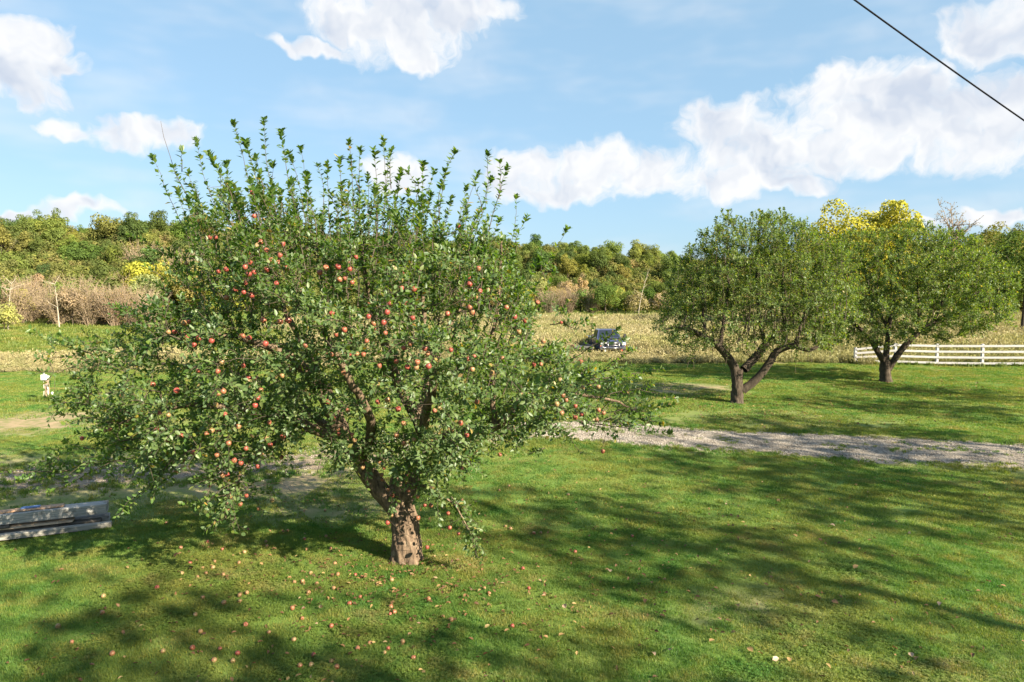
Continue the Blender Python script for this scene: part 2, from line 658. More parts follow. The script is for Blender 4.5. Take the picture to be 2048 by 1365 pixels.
# ------------------------------------------------------------------ gravel drive (a low crowned strip)
n = NT('gravel drive')
p = n.pos()
v = n.n('ShaderNodeTexVoronoi', {'Vector': p, 'Scale': 26.0})
a = n.noise(p, 1.1, 5)
b = n.noise(p, 9.0, 5)
c = n.ramp(v.outputs['Color'], [(0.0, (0.12, 0.105, 0.09)), (0.5, (0.225, 0.20, 0.175)), (1.0, (0.35, 0.32, 0.29))])
c = n.mix(n.range(a, 0.42, 0.72, 0, 0.6), c, (0.23, 0.185, 0.13))
c = n.mix(n.range(b, 0.6, 0.75, 0, 0.5), c, (0.12, 0.11, 0.07))
sx_ = n.n('ShaderNodeSeparateXYZ', {'Vector': p}).outputs[0]
c = n.mix(n.range(sx_, 2.0, -3.0, 0.0, 0.75), c, n.mix(n.noise(p, 4.0, 5), (0.15, 0.115, 0.08), (0.25, 0.20, 0.145)))
M['gravel'] = n.pbr(c, 0.95, n.bump(v.outputs['Distance'], 0.8, 0.02), spec=0.15)
tang = unit(np.gradient(DR, axis=0))
norm = np.stack([-tang[:, 1], tang[:, 0]], -1)
dv, df = [], []
LAT = np.linspace(-1, 1, 15)
for i in range(len(DR)):
    nar = 0.62 if DR[i][0] < -1 else (1.0 if DR[i][0] > 2 else 0.62 + 0.38 * (DR[i][0] + 1) / 3)
    wl = DRIVE_HALF * nar + 0.28 * math.sin(i * 0.31) + 0.18 * math.sin(i * 0.83 + 1) + random.uniform(-.1, .1)
    wr = DRIVE_HALF * nar + 0.25 * math.sin(i * 0.27 + 2) + 0.18 * math.sin(i * 0.71) + random.uniform(-.1, .1)
    for t in LAT:
        q = DR[i] + norm[i] * t * (wl if t > 0 else wr)
        crown = 0.03 - 0.045 * abs(t) ** 3 - 0.012 * math.exp(-((abs(t) - 0.5) / 0.15) ** 2)
        dv.append((q[0], q[1], float(terrain(q[0], q[1])) + crown + (0.004 if abs(t) < 1 else -0.03)))
k = len(LAT)
for i in range(len(DR) - 1):
    for j in range(k - 1):
        df.append((i * k + j, i * k + j + 1, i * k + k + j + 1, i * k + k + j))
dme = mesh_from('gravel_drive', dv, np.array(df), M['gravel'], smooth_shade=True)
drive = tag(link('gravel_drive', dme), 'grey gravel drive curving between the lawns', 'driveway', kind='structure')


# ------------------------------------------------------------------ scatter (one object of kind stuff per mass; points carry turn, size and variant)
def scatter(name, sources, pos, rotz, scale, index, label, cat, tilt=None):
    col = bpy.data.collections.new(name + ' sources')
    for i, me in enumerate(sources):
        o = bpy.data.objects.new('%s_piece_%02d' % (name, i), me)
        col.objects.link(o)
    me = bpy.data.meshes.new(name)
    me.vertices.add(len(pos))
    me.vertices.foreach_set('co', np.asarray(pos, dtype=np.float32).ravel())
    rot = np.zeros((len(pos), 3), dtype=np.float32)
    if tilt is not None:
        rot[:, :2] = tilt
    rot[:, 2] = rotz
    a = me.attributes.new('turn', 'FLOAT_VECTOR', 'POINT')
    a.data.foreach_set('vector', rot.ravel())
    scale = np.asarray(scale, dtype=np.float32)
    if scale.ndim == 1:
        scale = np.repeat(scale[:, None], 3, 1)
    a = me.attributes.new('size', 'FLOAT_VECTOR', 'POINT')
    a.data.foreach_set('vector', np.ascontiguousarray(scale).ravel())
    a = me.attributes.new('variant', 'INT', 'POINT')
    a.data.foreach_set('value', np.asarray(index, dtype=np.int32))
    o = link(name, me)
    g = bpy.data.node_groups.new(name + ' scatter', 'GeometryNodeTree')
    g.interface.new_socket('Geometry', in_out='INPUT', socket_type='NodeSocketGeometry')
    g.interface.new_socket('Geometry', in_out='OUTPUT', socket_type='NodeSocketGeometry')
    gi = g.nodes.new('NodeGroupInput')
    go = g.nodes.new('NodeGroupOutput')
    ci = g.nodes.new('GeometryNodeCollectionInfo')
    ci.inputs['Collection'].default_value = col
    ci.inputs['Separate Children'].default_value = True
    ci.inputs['Reset Children'].default_value = True
    ip = g.nodes.new('GeometryNodeInstanceOnPoints')
    ip.inputs['Pick Instance'].default_value = True

    def na(nm, ty):
        nd = g.nodes.new('GeometryNodeInputNamedAttribute')
        nd.data_type = ty
        nd.inputs['Name'].default_value = nm
        return nd.outputs['Attribute']
    g.links.new(gi.outputs[0], ip.inputs['Points'])
    g.links.new(ci.outputs[0], ip.inputs['Instance'])
    g.links.new(na('variant', 'INT'), ip.inputs['Instance Index'])
    e2r = g.nodes.new('FunctionNodeEulerToRotation')
    g.links.new(na('turn', 'FLOAT_VECTOR'), e2r.inputs[0])
    g.links.new(e2r.outputs[0], ip.inputs['Rotation'])
    g.links.new(na('size', 'FLOAT_VECTOR'), ip.inputs['Scale'])
    g.links.new(ip.outputs[0], go.inputs[0])
    md = o.modifiers.new('scatter', 'NODES')
    md.node_group = g
    return tag(o, label, cat, kind='stuff')


def blade_mesh(name, mat, half, count, hmin, hmax, width, lean=0.5, bend=0.35, clump=0, heads=False, seed=1):
    """a tuft or patch of grass blades, each a bent three-sided sliver"""
    r = np.random.default_rng(seed)
    if clump:
        cen = r.uniform(-half, half, (clump, 2))
        base = cen[r.integers(0, clump, count)] + r.normal(0, half * 0.16, (count, 2))
    else:
        base = r.uniform(-half, half, (count, 2))
    h = r.uniform(hmin, hmax, count)
    a = r.uniform(0, 2 * math.pi, count)
    le = r.uniform(0, lean, count) * h
    d = np.stack([np.cos(a), np.sin(a)], -1)
    s = np.stack([-np.sin(a + r.normal(0, .6, count)), np.cos(a)], -1)
    w = width * r.uniform(0.7, 1.3, count)
    z0 = np.zeros(count) - 0.01
    b0 = np.c_[base - s * w[:, None] / 2, z0]
    b1 = np.c_[base + s * w[:, None] / 2, z0]
    m = base + d * le[:, None] * 0.35
    m0 = np.c_[m - s * w[:, None] * 0.42, h * 0.6]
    m1 = np.c_[m + s * w[:, None] * 0.42, h * 0.6]
    t = np.c_[base + d * (le * (1 + bend))[:, None], h * (1 - 0.25 * (le / (h + 1e-6)))]
    v = np.stack([b0, b1, m1, m0, t], 1).reshape(-1, 3)
    k = np.arange(count)[:, None] * 5
    tri = np.concatenate([k + np.array([[0, 1, 2]]), k + np.array([[0, 2, 3]]), k + np.array([[3, 2, 4]])], 0)
    tint = np.repeat(r.uniform(0, 1, count), 5)
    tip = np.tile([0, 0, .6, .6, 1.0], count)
    if heads:
        # feathery seed heads on the upper third of one blade in three
        sel = np.where(r.uniform(0, 1, count) < 0.34)[0]
        tp = t[sel]
        hv, ht = [], []
        for j in range(3):
            q = tp + r.normal(0, 0.02, tp.shape) - np.c_[np.zeros((len(sel), 2)), np.full(len(sel), 0.07 * j)]
            o_ = r.normal(0, 1, tp.shape) * np.array([0.03, 0.03, 0.06])
            hv.append(np.stack([q - o_, q + o_, q + np.c_[r.normal(0, .02, (len(sel), 2)), np.full(len(sel), 0.07)]], 1).reshape(-1, 3))
        hv = np.concatenate(hv)
        kk = len(v) + np.arange(len(hv)).reshape(-1, 3)
        v = np.concatenate([v, hv])
        tri = np.concatenate([tri, kk])
        tint = np.concatenate([tint, np.full(len(hv), 0.9)])
        tip = np.concatenate([tip, np.full(len(hv), 1.3)])
    return mesh_from(name, v, tri, mat, {'tint': tint, 'tip': tip})


# grass materials take their patchiness from the place where a blade stands
n = NT('lawn grass')
p = n.scaled(n.pos(), (1, 1, 0))
big = n.noise(p, 0.32, 4)
mid = n.noise(p, 1.7, 4, 0.6)
c = n.ramp(mid, [(0.36, (0.058, 0.160, 0.032)), (0.5, (0.108, 0.196, 0.040)), (0.63, (0.185, 0.212, 0.060))])
c = n.mix(n.range(big, 0.42, 0.68, 0, 0.75), c, (0.195, 0.212, 0.052))
c = n.mix(n.range(n.noise(p, 0.6, 6, 0.68), 0.52, 0.68, 0, 0.75), c, (0.285, 0.245, 0.115))
c = n.mix(1.0, c, n.ramp(n.attr('tint'), [(0, (0.62, 0.68, 0.6)), (0.55, (1, 1, 1)), (0.86, (1.25, 1.15, 0.9)), (1.0, (1.9, 1.4, 1.1))]), 'MULTIPLY')
M['grass'] = n.leafy(c, n.mix(1.0, c, (1.35, 1.4, 0.5), 'MULTIPLY'), 0.42, 0.015, 0.6)
n = NT('meadow grass')
p = n.scaled(n.pos(), (1, 1, 0))
big = n.noise(p, 0.10, 4)
mid = n.noise(p, 0.55, 4, 0.6)
c = n.ramp(mid, [(0.3, (0.235, 0.225, 0.125)), (0.5, (0.295, 0.27, 0.165)), (0.68, (0.20, 0.22, 0.10))])
c = n.mix(n.range(big, 0.44, 0.62, 0, 0.75), c, (0.20, 0.215, 0.085))
c = n.mix(1.0, c, n.ramp(n.attr('tint'), [(0, (0.72, 0.74, 0.66)), (0.5, (1, 1, 1)), (1.0, (1.22, 1.16, 1.02))]), 'MULTIPLY')
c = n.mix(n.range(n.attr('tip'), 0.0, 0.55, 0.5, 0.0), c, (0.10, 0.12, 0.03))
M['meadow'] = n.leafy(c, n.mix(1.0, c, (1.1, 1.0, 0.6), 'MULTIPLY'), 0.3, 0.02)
n = NT('green field grass')
p = n.scaled(n.pos(), (1, 1, 0))
c = n.ramp(n.noise(p, 0.35, 4, 0.6), [(0.3, (0.085, 0.150, 0.028)), (0.5, (0.14, 0.19, 0.04)), (0.72, (0.30, 0.26, 0.09))])
c = n.mix(1.0, c, n.ramp(n.attr('tint'), [(0, (0.6, 0.65, 0.5)), (0.5, (1, 1, 1)), (1.0, (1.35, 1.25, 1.0))]), 'MULTIPLY')
M['weed'] = n.leafy(c, n.mix(1.0, c, (1.2, 1.3, 0.5), 'MULTIPLY'), 0.35, 0.03)

# mown lawn: patches of blades, finer near the camera
lawn_src = [blade_mesh('lawn near %d' % i, M['grass'], 0.36, 2100, 0.014, 0.044, 0.0042, 0.9, seed=10 + i) for i in range(3)]
lawn_src += [blade_mesh('lawn mid %d' % i, M['grass'], 0.5, 1500, 0.018, 0.046, 0.0075, 0.9, seed=20 + i) for i in range(3)]
lawn_src += [blade_mesh('lawn far %d' % i, M['grass'], 0.8, 1400, 0.02, 0.055, 0.015, 0.9, seed=30 + i) for i in range(3)]


def clover_mesh(seed):
    r = np.random.default_rng(seed)
    v, f = [], []
    for _ in range(170):
        c0 = np.array([*r.uniform(-.36, .36, 2), r.uniform(0.022, 0.045)])
        s = r.uniform(0.009, 0.017)
        for j in range(3):
            a = j * 2.09 + r.uniform(0, 1)
            d = np.array([math.cos(a), math.sin(a), r.uniform(-.2, .4)])
            q = np.array([-math.sin(a), math.cos(a), r.uniform(-.3, .3)])
            b = len(v)
            v += [c0, c0 + d * s + q * s * .75, c0 + d * s * 1.7, c0 + d * s - q * s * .75]
            f.append((b, b + 3, b + 2, b + 1))
    return mesh_from('clover', v, np.array(f), M['grass'], {'tint': np.repeat(r.uniform(.2, .8, len(f)), 4), 'tip': np.ones(len(v))})


lawn_src += [clover_mesh(s) for s in (41, 42)]
LP, LI, LS = [], [], []
for (d0, d1, step, first) in ((4.6, 13.0, 0.5, 0), (13.0, 23.0, 0.72, 3), (23.0, 47.0, 1.15, 6)):
    ys = np.arange(d0, d1, step)
    for y in ys:
        xs = np.arange(-0.80 * y - 1.5, 0.80 * y + 1.5, step)
        px_, py_ = xs + rng.uniform(-.3, .3, len(xs)) * step, y + rng.uniform(-.3, .3, len(xs)) * step
        LP.append(np.stack([px_, py_], -1))
        LI.append(first + rng.integers(0, 3, len(xs)))
        LS.append(rng.uniform(0.85, 1.2, len(xs)))
LP = np.concatenate(LP)
LI = np.concatenate(LI)
LS = np.concatenate(LS)
keep = (LP[:, 1] < lawn_edge(LP[:, 0]) + 0.2) & (drive_dist(LP[:, 0], LP[:, 1]) > DRIVE_HALF + 0.25)
bm_ = bare_mask(LP[:, 0], LP[:, 1])
keep &= rng.uniform(0, 1, len(LP)) > bm_ * 0.85
hz = 0.75 + 0.6 * vnoise(LP[:, 0], LP[:, 1], 0.6, 3.0) - 0.35 * bm_
LSV = np.stack([LS, LS, LS * hz], -1)
LP, LI, LSV = LP[keep], LI[keep], LSV[keep]
ncl = 260
cp = np.stack([rng.uniform(-6, 6, ncl), rng.uniform(4.8, 11, ncl)], -1)
cp = cp[vnoise(cp[:, 0], cp[:, 1], 0.5, 5) > 0.47]
LP = np.concatenate([LP, cp])
LI = np.concatenate([LI, 9 + rng.integers(0, 2, len(cp))])
LSV = np.concatenate([LSV, np.ones((len(cp), 3))])
lawn_o = scatter('lawn_grass', lawn_src, np.c_[LP, terrain(LP[:, 0], LP[:, 1])], rng.uniform(0, 6.28, len(LP)), LSV, LI,
                 'short mown green grass of the lawn', 'grass')

# loose stones on the drive and rough tufts along its edges
n = NT('gravel stone')
oi = n.n('ShaderNodeObjectInfo').outputs['Random']
c = n.ramp(oi, [(0, (0.13, 0.115, 0.10)), (0.5, (0.26, 0.235, 0.21)), (1, (0.43, 0.40, 0.37))])
M['stone'] = n.pbr(c, 0.9, spec=0.2)


def stone_mesh(seed):
    r = np.random.default_rng(seed)
    v = np.array([(0, 0, 1), (1, 0, 0), (0, 1, 0), (-1, 0, 0), (0, -1, 0), (0, 0, -1)], float)
    f = [(0, 1, 2), (0, 2, 3), (0, 3, 4), (0, 4, 1), (5, 2, 1), (5, 3, 2), (5, 4, 3), (5, 1, 4)]
    vv, ff = [], []
    for _ in range(14):
        s = r.uniform(0.008, 0.021)
        o_ = np.array([*r.uniform(-.12, .12, 2), 0.004])
        b = len(vv)
        q = v * r.uniform(.6, 1.2, (6, 3)) * s * np.array([1, 1, .65])
        a = r.uniform(0, 6)
        q = np.c_[q[:, 0] * math.cos(a) - q[:, 1] * math.sin(a), q[:, 0] * math.sin(a) + q[:, 1] * math.cos(a), q[:, 2]]
        vv += list(q + o_)
        ff += [tuple(x + b for x in t) for t in f]
    return mesh_from('stone', vv, np.array(ff), M['stone'])


ns = 5200
ti = np.where(rng.uniform(0, 1, ns) < 0.8, rng.integers(40, 190, ns), rng.integers(190, 360, ns))
la = rng.uniform(-1.02, 1.02, ns) * DRIVE_HALF
SP = DR[ti] + norm[ti] * la[:, None] + rng.normal(0, .08, (ns, 2))
sz = terrain(SP[:, 0], SP[:, 1]) + 0.034 - 0.045 * np.abs(la / DRIVE_HALF) ** 3 - 0.012 * np.exp(-((np.abs(la / DRIVE_HALF) - 0.5) / 0.15) ** 2)
scatter('gravel', [stone_mesh(i) for i in range(6)], np.c_[SP, sz], rng.uniform(0, 6.28, ns), rng.uniform(0.8, 1.5, ns), rng.integers(0, 6, ns),
        'loose grey and tan stones covering the drive', 'gravel')
ne = 2200
ti = rng.integers(20, 380, ne)
sd = rng.choice([-1, 1], ne)
off = DRIVE_HALF + rng.normal(0.12, 0.22, ne)
mid_ = rng.uniform(0, 1, ne) < np.where(DR[ti, 0] < 0, 0.55, 0.16)
off = np.where(mid_, rng.normal(0, np.where(DR[ti, 0] < 0, 0.8, 0.22), ne), off - np.where(DR[ti, 0] < 0, 0.45, 0.0))
EP = DR[ti] + norm[ti] * (sd * off)[:, None] + rng.normal(0, .1, (ne, 2))
edge_src = [blade_mesh('edge tuft %d' % i, M['grass'], 0.22, 110, 0.02, 0.085, 0.008, 0.9, clump=4, seed=50 + i) for i in range(4)]
scatter('drive_edge_grass', edge_src, np.c_[EP, terrain(EP[:, 0], EP[:, 1]) + np.where(mid_, 0.02, 0.0)], rng.uniform(0, 6.28, ne), rng.uniform(.7, 1.4, ne), rng.integers(0, 4, ne),
        'ragged grass tufts along the edges of the gravel drive', 'grass')

# coarser tufts and broad-leaved weeds that break up the turf
nw = 900
WP = np.stack([rng.uniform(-16, 18, nw), 5 + 20 * rng.uniform(0, 1, nw) ** 1.3], -1)
WP = WP[(vnoise(WP[:, 0], WP[:, 1], 0.8, 9) > 0.45) & (np.abs(WP[:, 0]) < 0.8 * WP[:, 1] + 1) & (drive_dist(WP[:, 0], WP[:, 1]) > 2.2)]
tuft_src = [blade_mesh('turf tuft %d' % i, M['grass'], 0.10, 70, 0.03, 0.085, 0.0065, 1.1, clump=2, seed=500 + i) for i in range(3)]


def rosette_mesh(seed):
    r = np.random.default_rng(seed)
    v, f = [], []
    for j in range(11):
        a = j * 0.571 + r.uniform(-.2, .2)
        d = np.array([math.cos(a), math.sin(a), r.uniform(.15, .5)])
        q = np.array([-math.sin(a), math.cos(a), 0])
        L, w = r.uniform(.05, .10), r.uniform(.011, .018)
        b0 = len(v)
        v += [np.array([0, 0, .012]), d * L * .55 + q * w + (0, 0, .012), d * L * np.array([1, 1, .55]) + (0, 0, .012), d * L * .55 - q * w + (0, 0, .012)]
        f.append((b0, b0 + 3, b0 + 2, b0 + 1))
    return mesh_from('rosette', v, np.array(f), M['grass'], {'tint': np.repeat(r.uniform(.1, .7, len(f)), 4), 'tip': np.ones(len(v))})


tuft_src += [rosette_mesh(510 + i) for i in range(2)]
scatter('lawn_weeds', tuft_src, np.c_[WP, terrain(WP[:, 0], WP[:, 1])], rng.uniform(0, 6.28, len(WP)), rng.uniform(.6, 1.2, len(WP)), rng.integers(0, 5, len(WP)),
        'coarse tufts and broad-leaved weeds in the near lawn', 'weeds')

# tall dry meadow
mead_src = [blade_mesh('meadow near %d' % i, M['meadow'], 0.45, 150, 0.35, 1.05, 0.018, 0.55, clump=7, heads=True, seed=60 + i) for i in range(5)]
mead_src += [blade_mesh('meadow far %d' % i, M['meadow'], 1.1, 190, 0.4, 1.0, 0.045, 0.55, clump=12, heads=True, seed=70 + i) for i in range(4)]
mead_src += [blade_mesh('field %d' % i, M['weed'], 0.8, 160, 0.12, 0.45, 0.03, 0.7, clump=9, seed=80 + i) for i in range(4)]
MP, MI, MS = [], [], []
for (d0, d1, step, first, k) in ((39, 58, 0.62, 0, 5), (58, 95, 1.25, 5, 4), (95, 165, 2.0, 5, 4)):
    for y in np.arange(d0, d1, step):
        xs = np.arange(-0.80 * y - 2, 0.80 * y + 2, step)
        MP.append(np.stack([xs + rng.uniform(-.5, .5, len(xs)) * step, y + rng.uniform(-.5, .5, len(xs)) * step], -1))
        MI.append(first + rng.integers(0, k, len(xs)))
        MS.append(rng.uniform(0.7, 1.25, len(xs)) * (1.0 if step < 1.5 else 1.35))
MP, MI, MS = np.concatenate(MP), np.concatenate(MI), np.concatenate(MS)
xs, ys = MP[:, 0], MP[:, 1]
rr = np.hypot(xs, ys)
u_ = xs / ys
over = ys - lawn_edge(xs)
keep = (over > 0) & (terrain(xs, ys) < 2.5)
keep &= ~((np.abs(xs - 7.4) < 1.3) & (ys > 48.6) & (ys < 56))          # the truck stands here
keep &= ~((np.abs(xs - 5.2) < 1.0) & (ys > 49.5) & (ys < 53.5))
isg = ((u_ < -0.33 + 0.1 * (vnoise(xs, ys, 0.15, 4) - .5)) & (rr > 57)) | ((rr > 117 + 14 * (vnoise(xs, ys, 0.1, 1) - .5)) & (u_ < 0.30)) | ((u_ < -0.3) & (vnoise(xs, ys, 0.25, 8) > 0.62))
MI = np.where(isg, 9 + rng.integers(0, 4, len(xs)), MI)
MS = np.where(isg, MS * 1.2, MS)
hgt = 0.45 + 0.65 * smooth(0.0, 6.0, over) + 0.30 * (vnoise(xs, ys, 0.4, 6) - .5)
hgt = np.where((ys < 49.5) & (np.abs(xs - 6.8) < 4.5), hgt * 0.62, hgt)
hgt = np.where(u_ < -0.33, hgt * 0.62, hgt)
# a mown path across the left field
path = (u_ < -0.25) & (rr > 57) & (rr < 61)
keep &= ~path
MSV = np.stack([MS, MS, MS * hgt], -1)
MP, MI, MSV = MP[keep], MI[keep], MSV[keep]
scatter('meadow_grass', mead_src, np.c_[MP, terrain(MP[:, 0], MP[:, 1])], rng.uniform(0, 6.28, len(MP)), MSV, MI,
        'tall tan and green grass of the meadow behind the lawn', 'grass')
# ------------------------------------------------------------------ tree builder
LEAF8 = np.array([(0, 0, 0), (0.34, 0, -0.02), (0.70, 0, -0.03), (1.0, 0, -0.12),
                  (0.30, -0.46, 0.13), (0.68, -0.36, 0.09), (0.30, 0.46, 0.13), (0.68, 0.36, 0.09)])
LEAF8_F = np.array([(0, 1, 4), (4, 1, 2), (4, 2, 5), (5, 2, 3), (0, 6, 1), (6, 7, 2), (6, 2, 1), (7, 3, 2)])
LEAF4 = np.array([(0, 0, 0), (0.5, 0, -0.02), (1.0, 0, -0.1), (0.45, -0.5, 0.12), (0.45, 0.5, 0.12)])
LEAF4_F = np.array([(0, 1, 3), (3, 1, 2), (0, 4, 1), (4, 2, 1)])


def leaf_frame(d, nrm):
    d = unit(d)
    nrm = nrm - d * (nrm * d).sum(-1, keepdims=True)
    nrm = unit(nrm)
    s = np.cross(nrm, d)
    return d, s, nrm


def leaves_mesh(name, pos, d, nrm, length, width, tint, mat, tmpl=LEAF8, faces=LEAF8_F):
    d, s, nn = leaf_frame(d, nrm)
    L = np.asarray(length)[:, None, None]
    W = np.asarray(width)[:, None, None]
    v = (pos[:, None, :] + d[:, None, :] * tmpl[None, :, 0:1] * L + s[:, None, :] * tmpl[None, :, 1:2] * W + nn[:, None, :] * tmpl[None, :, 2:3] * W)
    k = len(tmpl)
    f = (np.arange(len(pos))[:, None, None] * k + faces[None]).reshape(-1, 3)
    return mesh_from(name, v.reshape(-1, 3), f, mat, {'tint': np.repeat(tint, k)})


def bezier(a, b, c, n):
    t = np.linspace(0, 1, n)[:, None]
    return (1 - t) ** 2 * a + 2 * t * (1 - t) * b + t * t * c


class Tree:
    """a skeleton grown from hand-laid limbs to points spread through the crown"""

    def __init__(self, seed):
        self.r = np.random.default_rng(seed)
        self.P = np.zeros((60000, 3))
        self.len_ = np.zeros(60000)
        self.lim = np.zeros(60000, int)
        self.n = 0
        self.par, self.rmin, self.bare = [], [], []

    @property
    def p(self):
        return self.P[:self.n]

    @property
    def limb(self):
        return self.lim[:self.n]

    def node(self, p, par, limb, rmin=0.0, bare=False):
        k = self.n
        self.P[k] = p
        self.lim[k] = limb
        self.par.append(par)
        self.rmin.append(rmin)
        self.bare.append(bare)
        self.len_[k] = 0 if par < 0 else self.len_[par] + np.linalg.norm(self.P[k] - self.P[par])
        self.n += 1
        return k

    def path(self, pts, radii, limb, start=-1, step=0.14, wob=0.02, bare=False):
        pts = np.asarray(pts, float)
        seg = np.linalg.norm(np.diff(pts, axis=0), axis=1).sum()
        n = max(3, int(seg / step))
        c = resample(pts, n)
        rr = np.interp(np.linspace(0, 1, n), np.linspace(0, 1, len(radii)), radii)
        c[1:-1] += self.r.normal(0, wob, (n - 2, 3))
        last = start
        ids = []
        for i in range(n):
            if i == 0 and start >= 0:
                continue
            last = self.node(c[i], last, limb, rr[i], bare)
            ids.append(last)
        return ids

    def nearest(self, p):
        P_ = np.array(self.p)
        return int(((P_ - p) ** 2).sum(1).argmin())

    def grow(self, targets, upbias=0.25, low=0.0, bare=False, limb=-2, maxlen=2.6, no=()):
        """reach every target from the best node found so far"""
        T = np.asarray(targets, float)
        base = self.p.copy()
        base = base[~np.isin(self.limb, no)]
        d0 = np.array([np.sqrt(((base - t) ** 2).sum(1)).min() for t in T])
        for i in np.argsort(d0):
            t = T[i]
            P_ = self.p
            dv = t - P_
            dist = np.sqrt((dv ** 2).sum(1))
            cost = dist * (1 + 0.5 * np.maximum(0, -dv[:, 2] / (dist + 1e-6))) + 0.10 * self.len_[:self.n]
            for l_ in no:
                cost[self.limb == l_] = 1e9
            cost[P_[:, 2] < low] = 1e9
            k = int(cost.argmin())
            L = dist[k]
            if L < 0.10 or L > maxlen:
                continue
            pk = self.par[k]
            fwd = unit(self.p[k] - self.p[pk]) if pk >= 0 else np.array([0, 0, 1.0])
            ctrl = self.p[k] + fwd * L * 0.25 + dv[k] * 0.3 + np.array([0, 0, upbias * L * 0.35]) + self.r.normal(0, 0.06 * L, 3)
            n = max(3, int(L / 0.17) + 1)
            c = bezier(self.p[k], ctrl, t, n)
            c[1:-1] += self.r.normal(0, 0.012, (n - 2, 3))
            last = k
            for q in c[1:]:
                last = self.node(q, last, limb, 0.0, bare)

    def radii(self, tip=0.0035, power=2.35, cap=None):
        n = len(self.p)
        acc = np.zeros(n)
        R_ = np.zeros(n)
        for i in range(n - 1, -1, -1):
            R_[i] = max(acc[i] ** (1 / power) if acc[i] > 0 else tip, self.rmin[i], tip)
            if self.limb[i] >= 0 and self.rmin[i] > 0:
                R_[i] = self.rmin[i]
            if self.par[i] >= 0:
                acc[self.par[i]] += min(R_[i], 0.6 * (self.rmin[self.par[i]] or 9)) ** power
        if cap is not None:
            R_ = np.where(np.array(self.limb) < 0, np.minimum(R_, cap), R_)
        self.R = R_
        return R_

    def chains(self):
        n = len(self.p)
        kids = [[] for _ in range(n)]
        for i, q in enumerate(self.par):
            if q >= 0:
                kids[q].append(i)
        out = []
        stack = [i for i in range(n) if self.par[i] < 0]
        while stack:
            s = stack.pop()
            ch = [s] if self.par[s] < 0 else [self.par[s], s]
            cur = s
            while kids[cur]:
                same = [k for k in kids[cur] if self.limb[k] == self.limb[cur]]
                nxt = max(same, key=lambda k: self.R[k]) if same else None
                for k in kids[cur]:
                    if k != nxt:
                        stack.append(k)
                if nxt is None:
                    break
                ch.append(nxt)
                cur = nxt
            out.append((self.limb[s], ch))
        return out


def tubes_mesh(name, polys, mat, sides_of, rough=0.0):
    V, F, off = [], [], 0
    for pts, rad in polys:
        if len(pts) < 2:
            continue
        s = sides_of(rad[0])
        v, f = tube_arrays(np.asarray(pts), np.asarray(rad), s)
        V.append(v)
        F.append(f + off)
        off += len(v)
    v = np.concatenate(V)
    return mesh_from(name, v, np.concatenate(F), mat, smooth_shade=True)


def bark_tube(name, pts, rad, mat, parent, sides=40, step=0.05, amp=0.10, twist=1.6, flare=0.0, seed=0, hollow=None):
    """a thick stem with twisted ridges, knots and a flared foot"""
    pts = np.asarray(pts, float)
    L = np.linalg.norm(np.diff(pts, axis=0), axis=1).sum()
    n = max(6, int(L / step))
    c = resample(pts, n)
    rr = np.interp(np.linspace(0, 1, n), np.linspace(0, 1, len(rad)), rad)
    if flare:
        rr = rr * (1 + flare * np.exp(-np.linspace(0, L, n) / 0.14))
    v, f = tube_arrays(c, rr, sides)
    v = v.reshape(n, sides, 3)
    s = np.linspace(0, L, n)
    for i in range(n):
        for j in range(sides):
            a = 2 * math.pi * j / sides + twist * s[i]
            q = Vector((math.cos(a) * 2.4, math.sin(a) * 2.4, s[i] * 1.5 + seed * 9.0))
            q2 = Vector((math.cos(a) * 6.0, math.sin(a) * 6.0, s[i] * 5.0 + seed * 5.0))
            k = amp * (0.9 * mnoise.noise(q) + 0.5 * mnoise.noise(q2)) - 0.3 * amp * abs(mnoise.noise(q * 1.9))
            v[i, j] = c[i] + (v[i, j] - c[i]) * (1 + k * 2.2)
    fl = [tuple(q) for q in f] + [tuple(range((n - 1) * sides, n * sides))]
    me = mesh_from(name, v.reshape(-1, 3), fl, mat, smooth_shade=True)
    return link(name, me, parent)


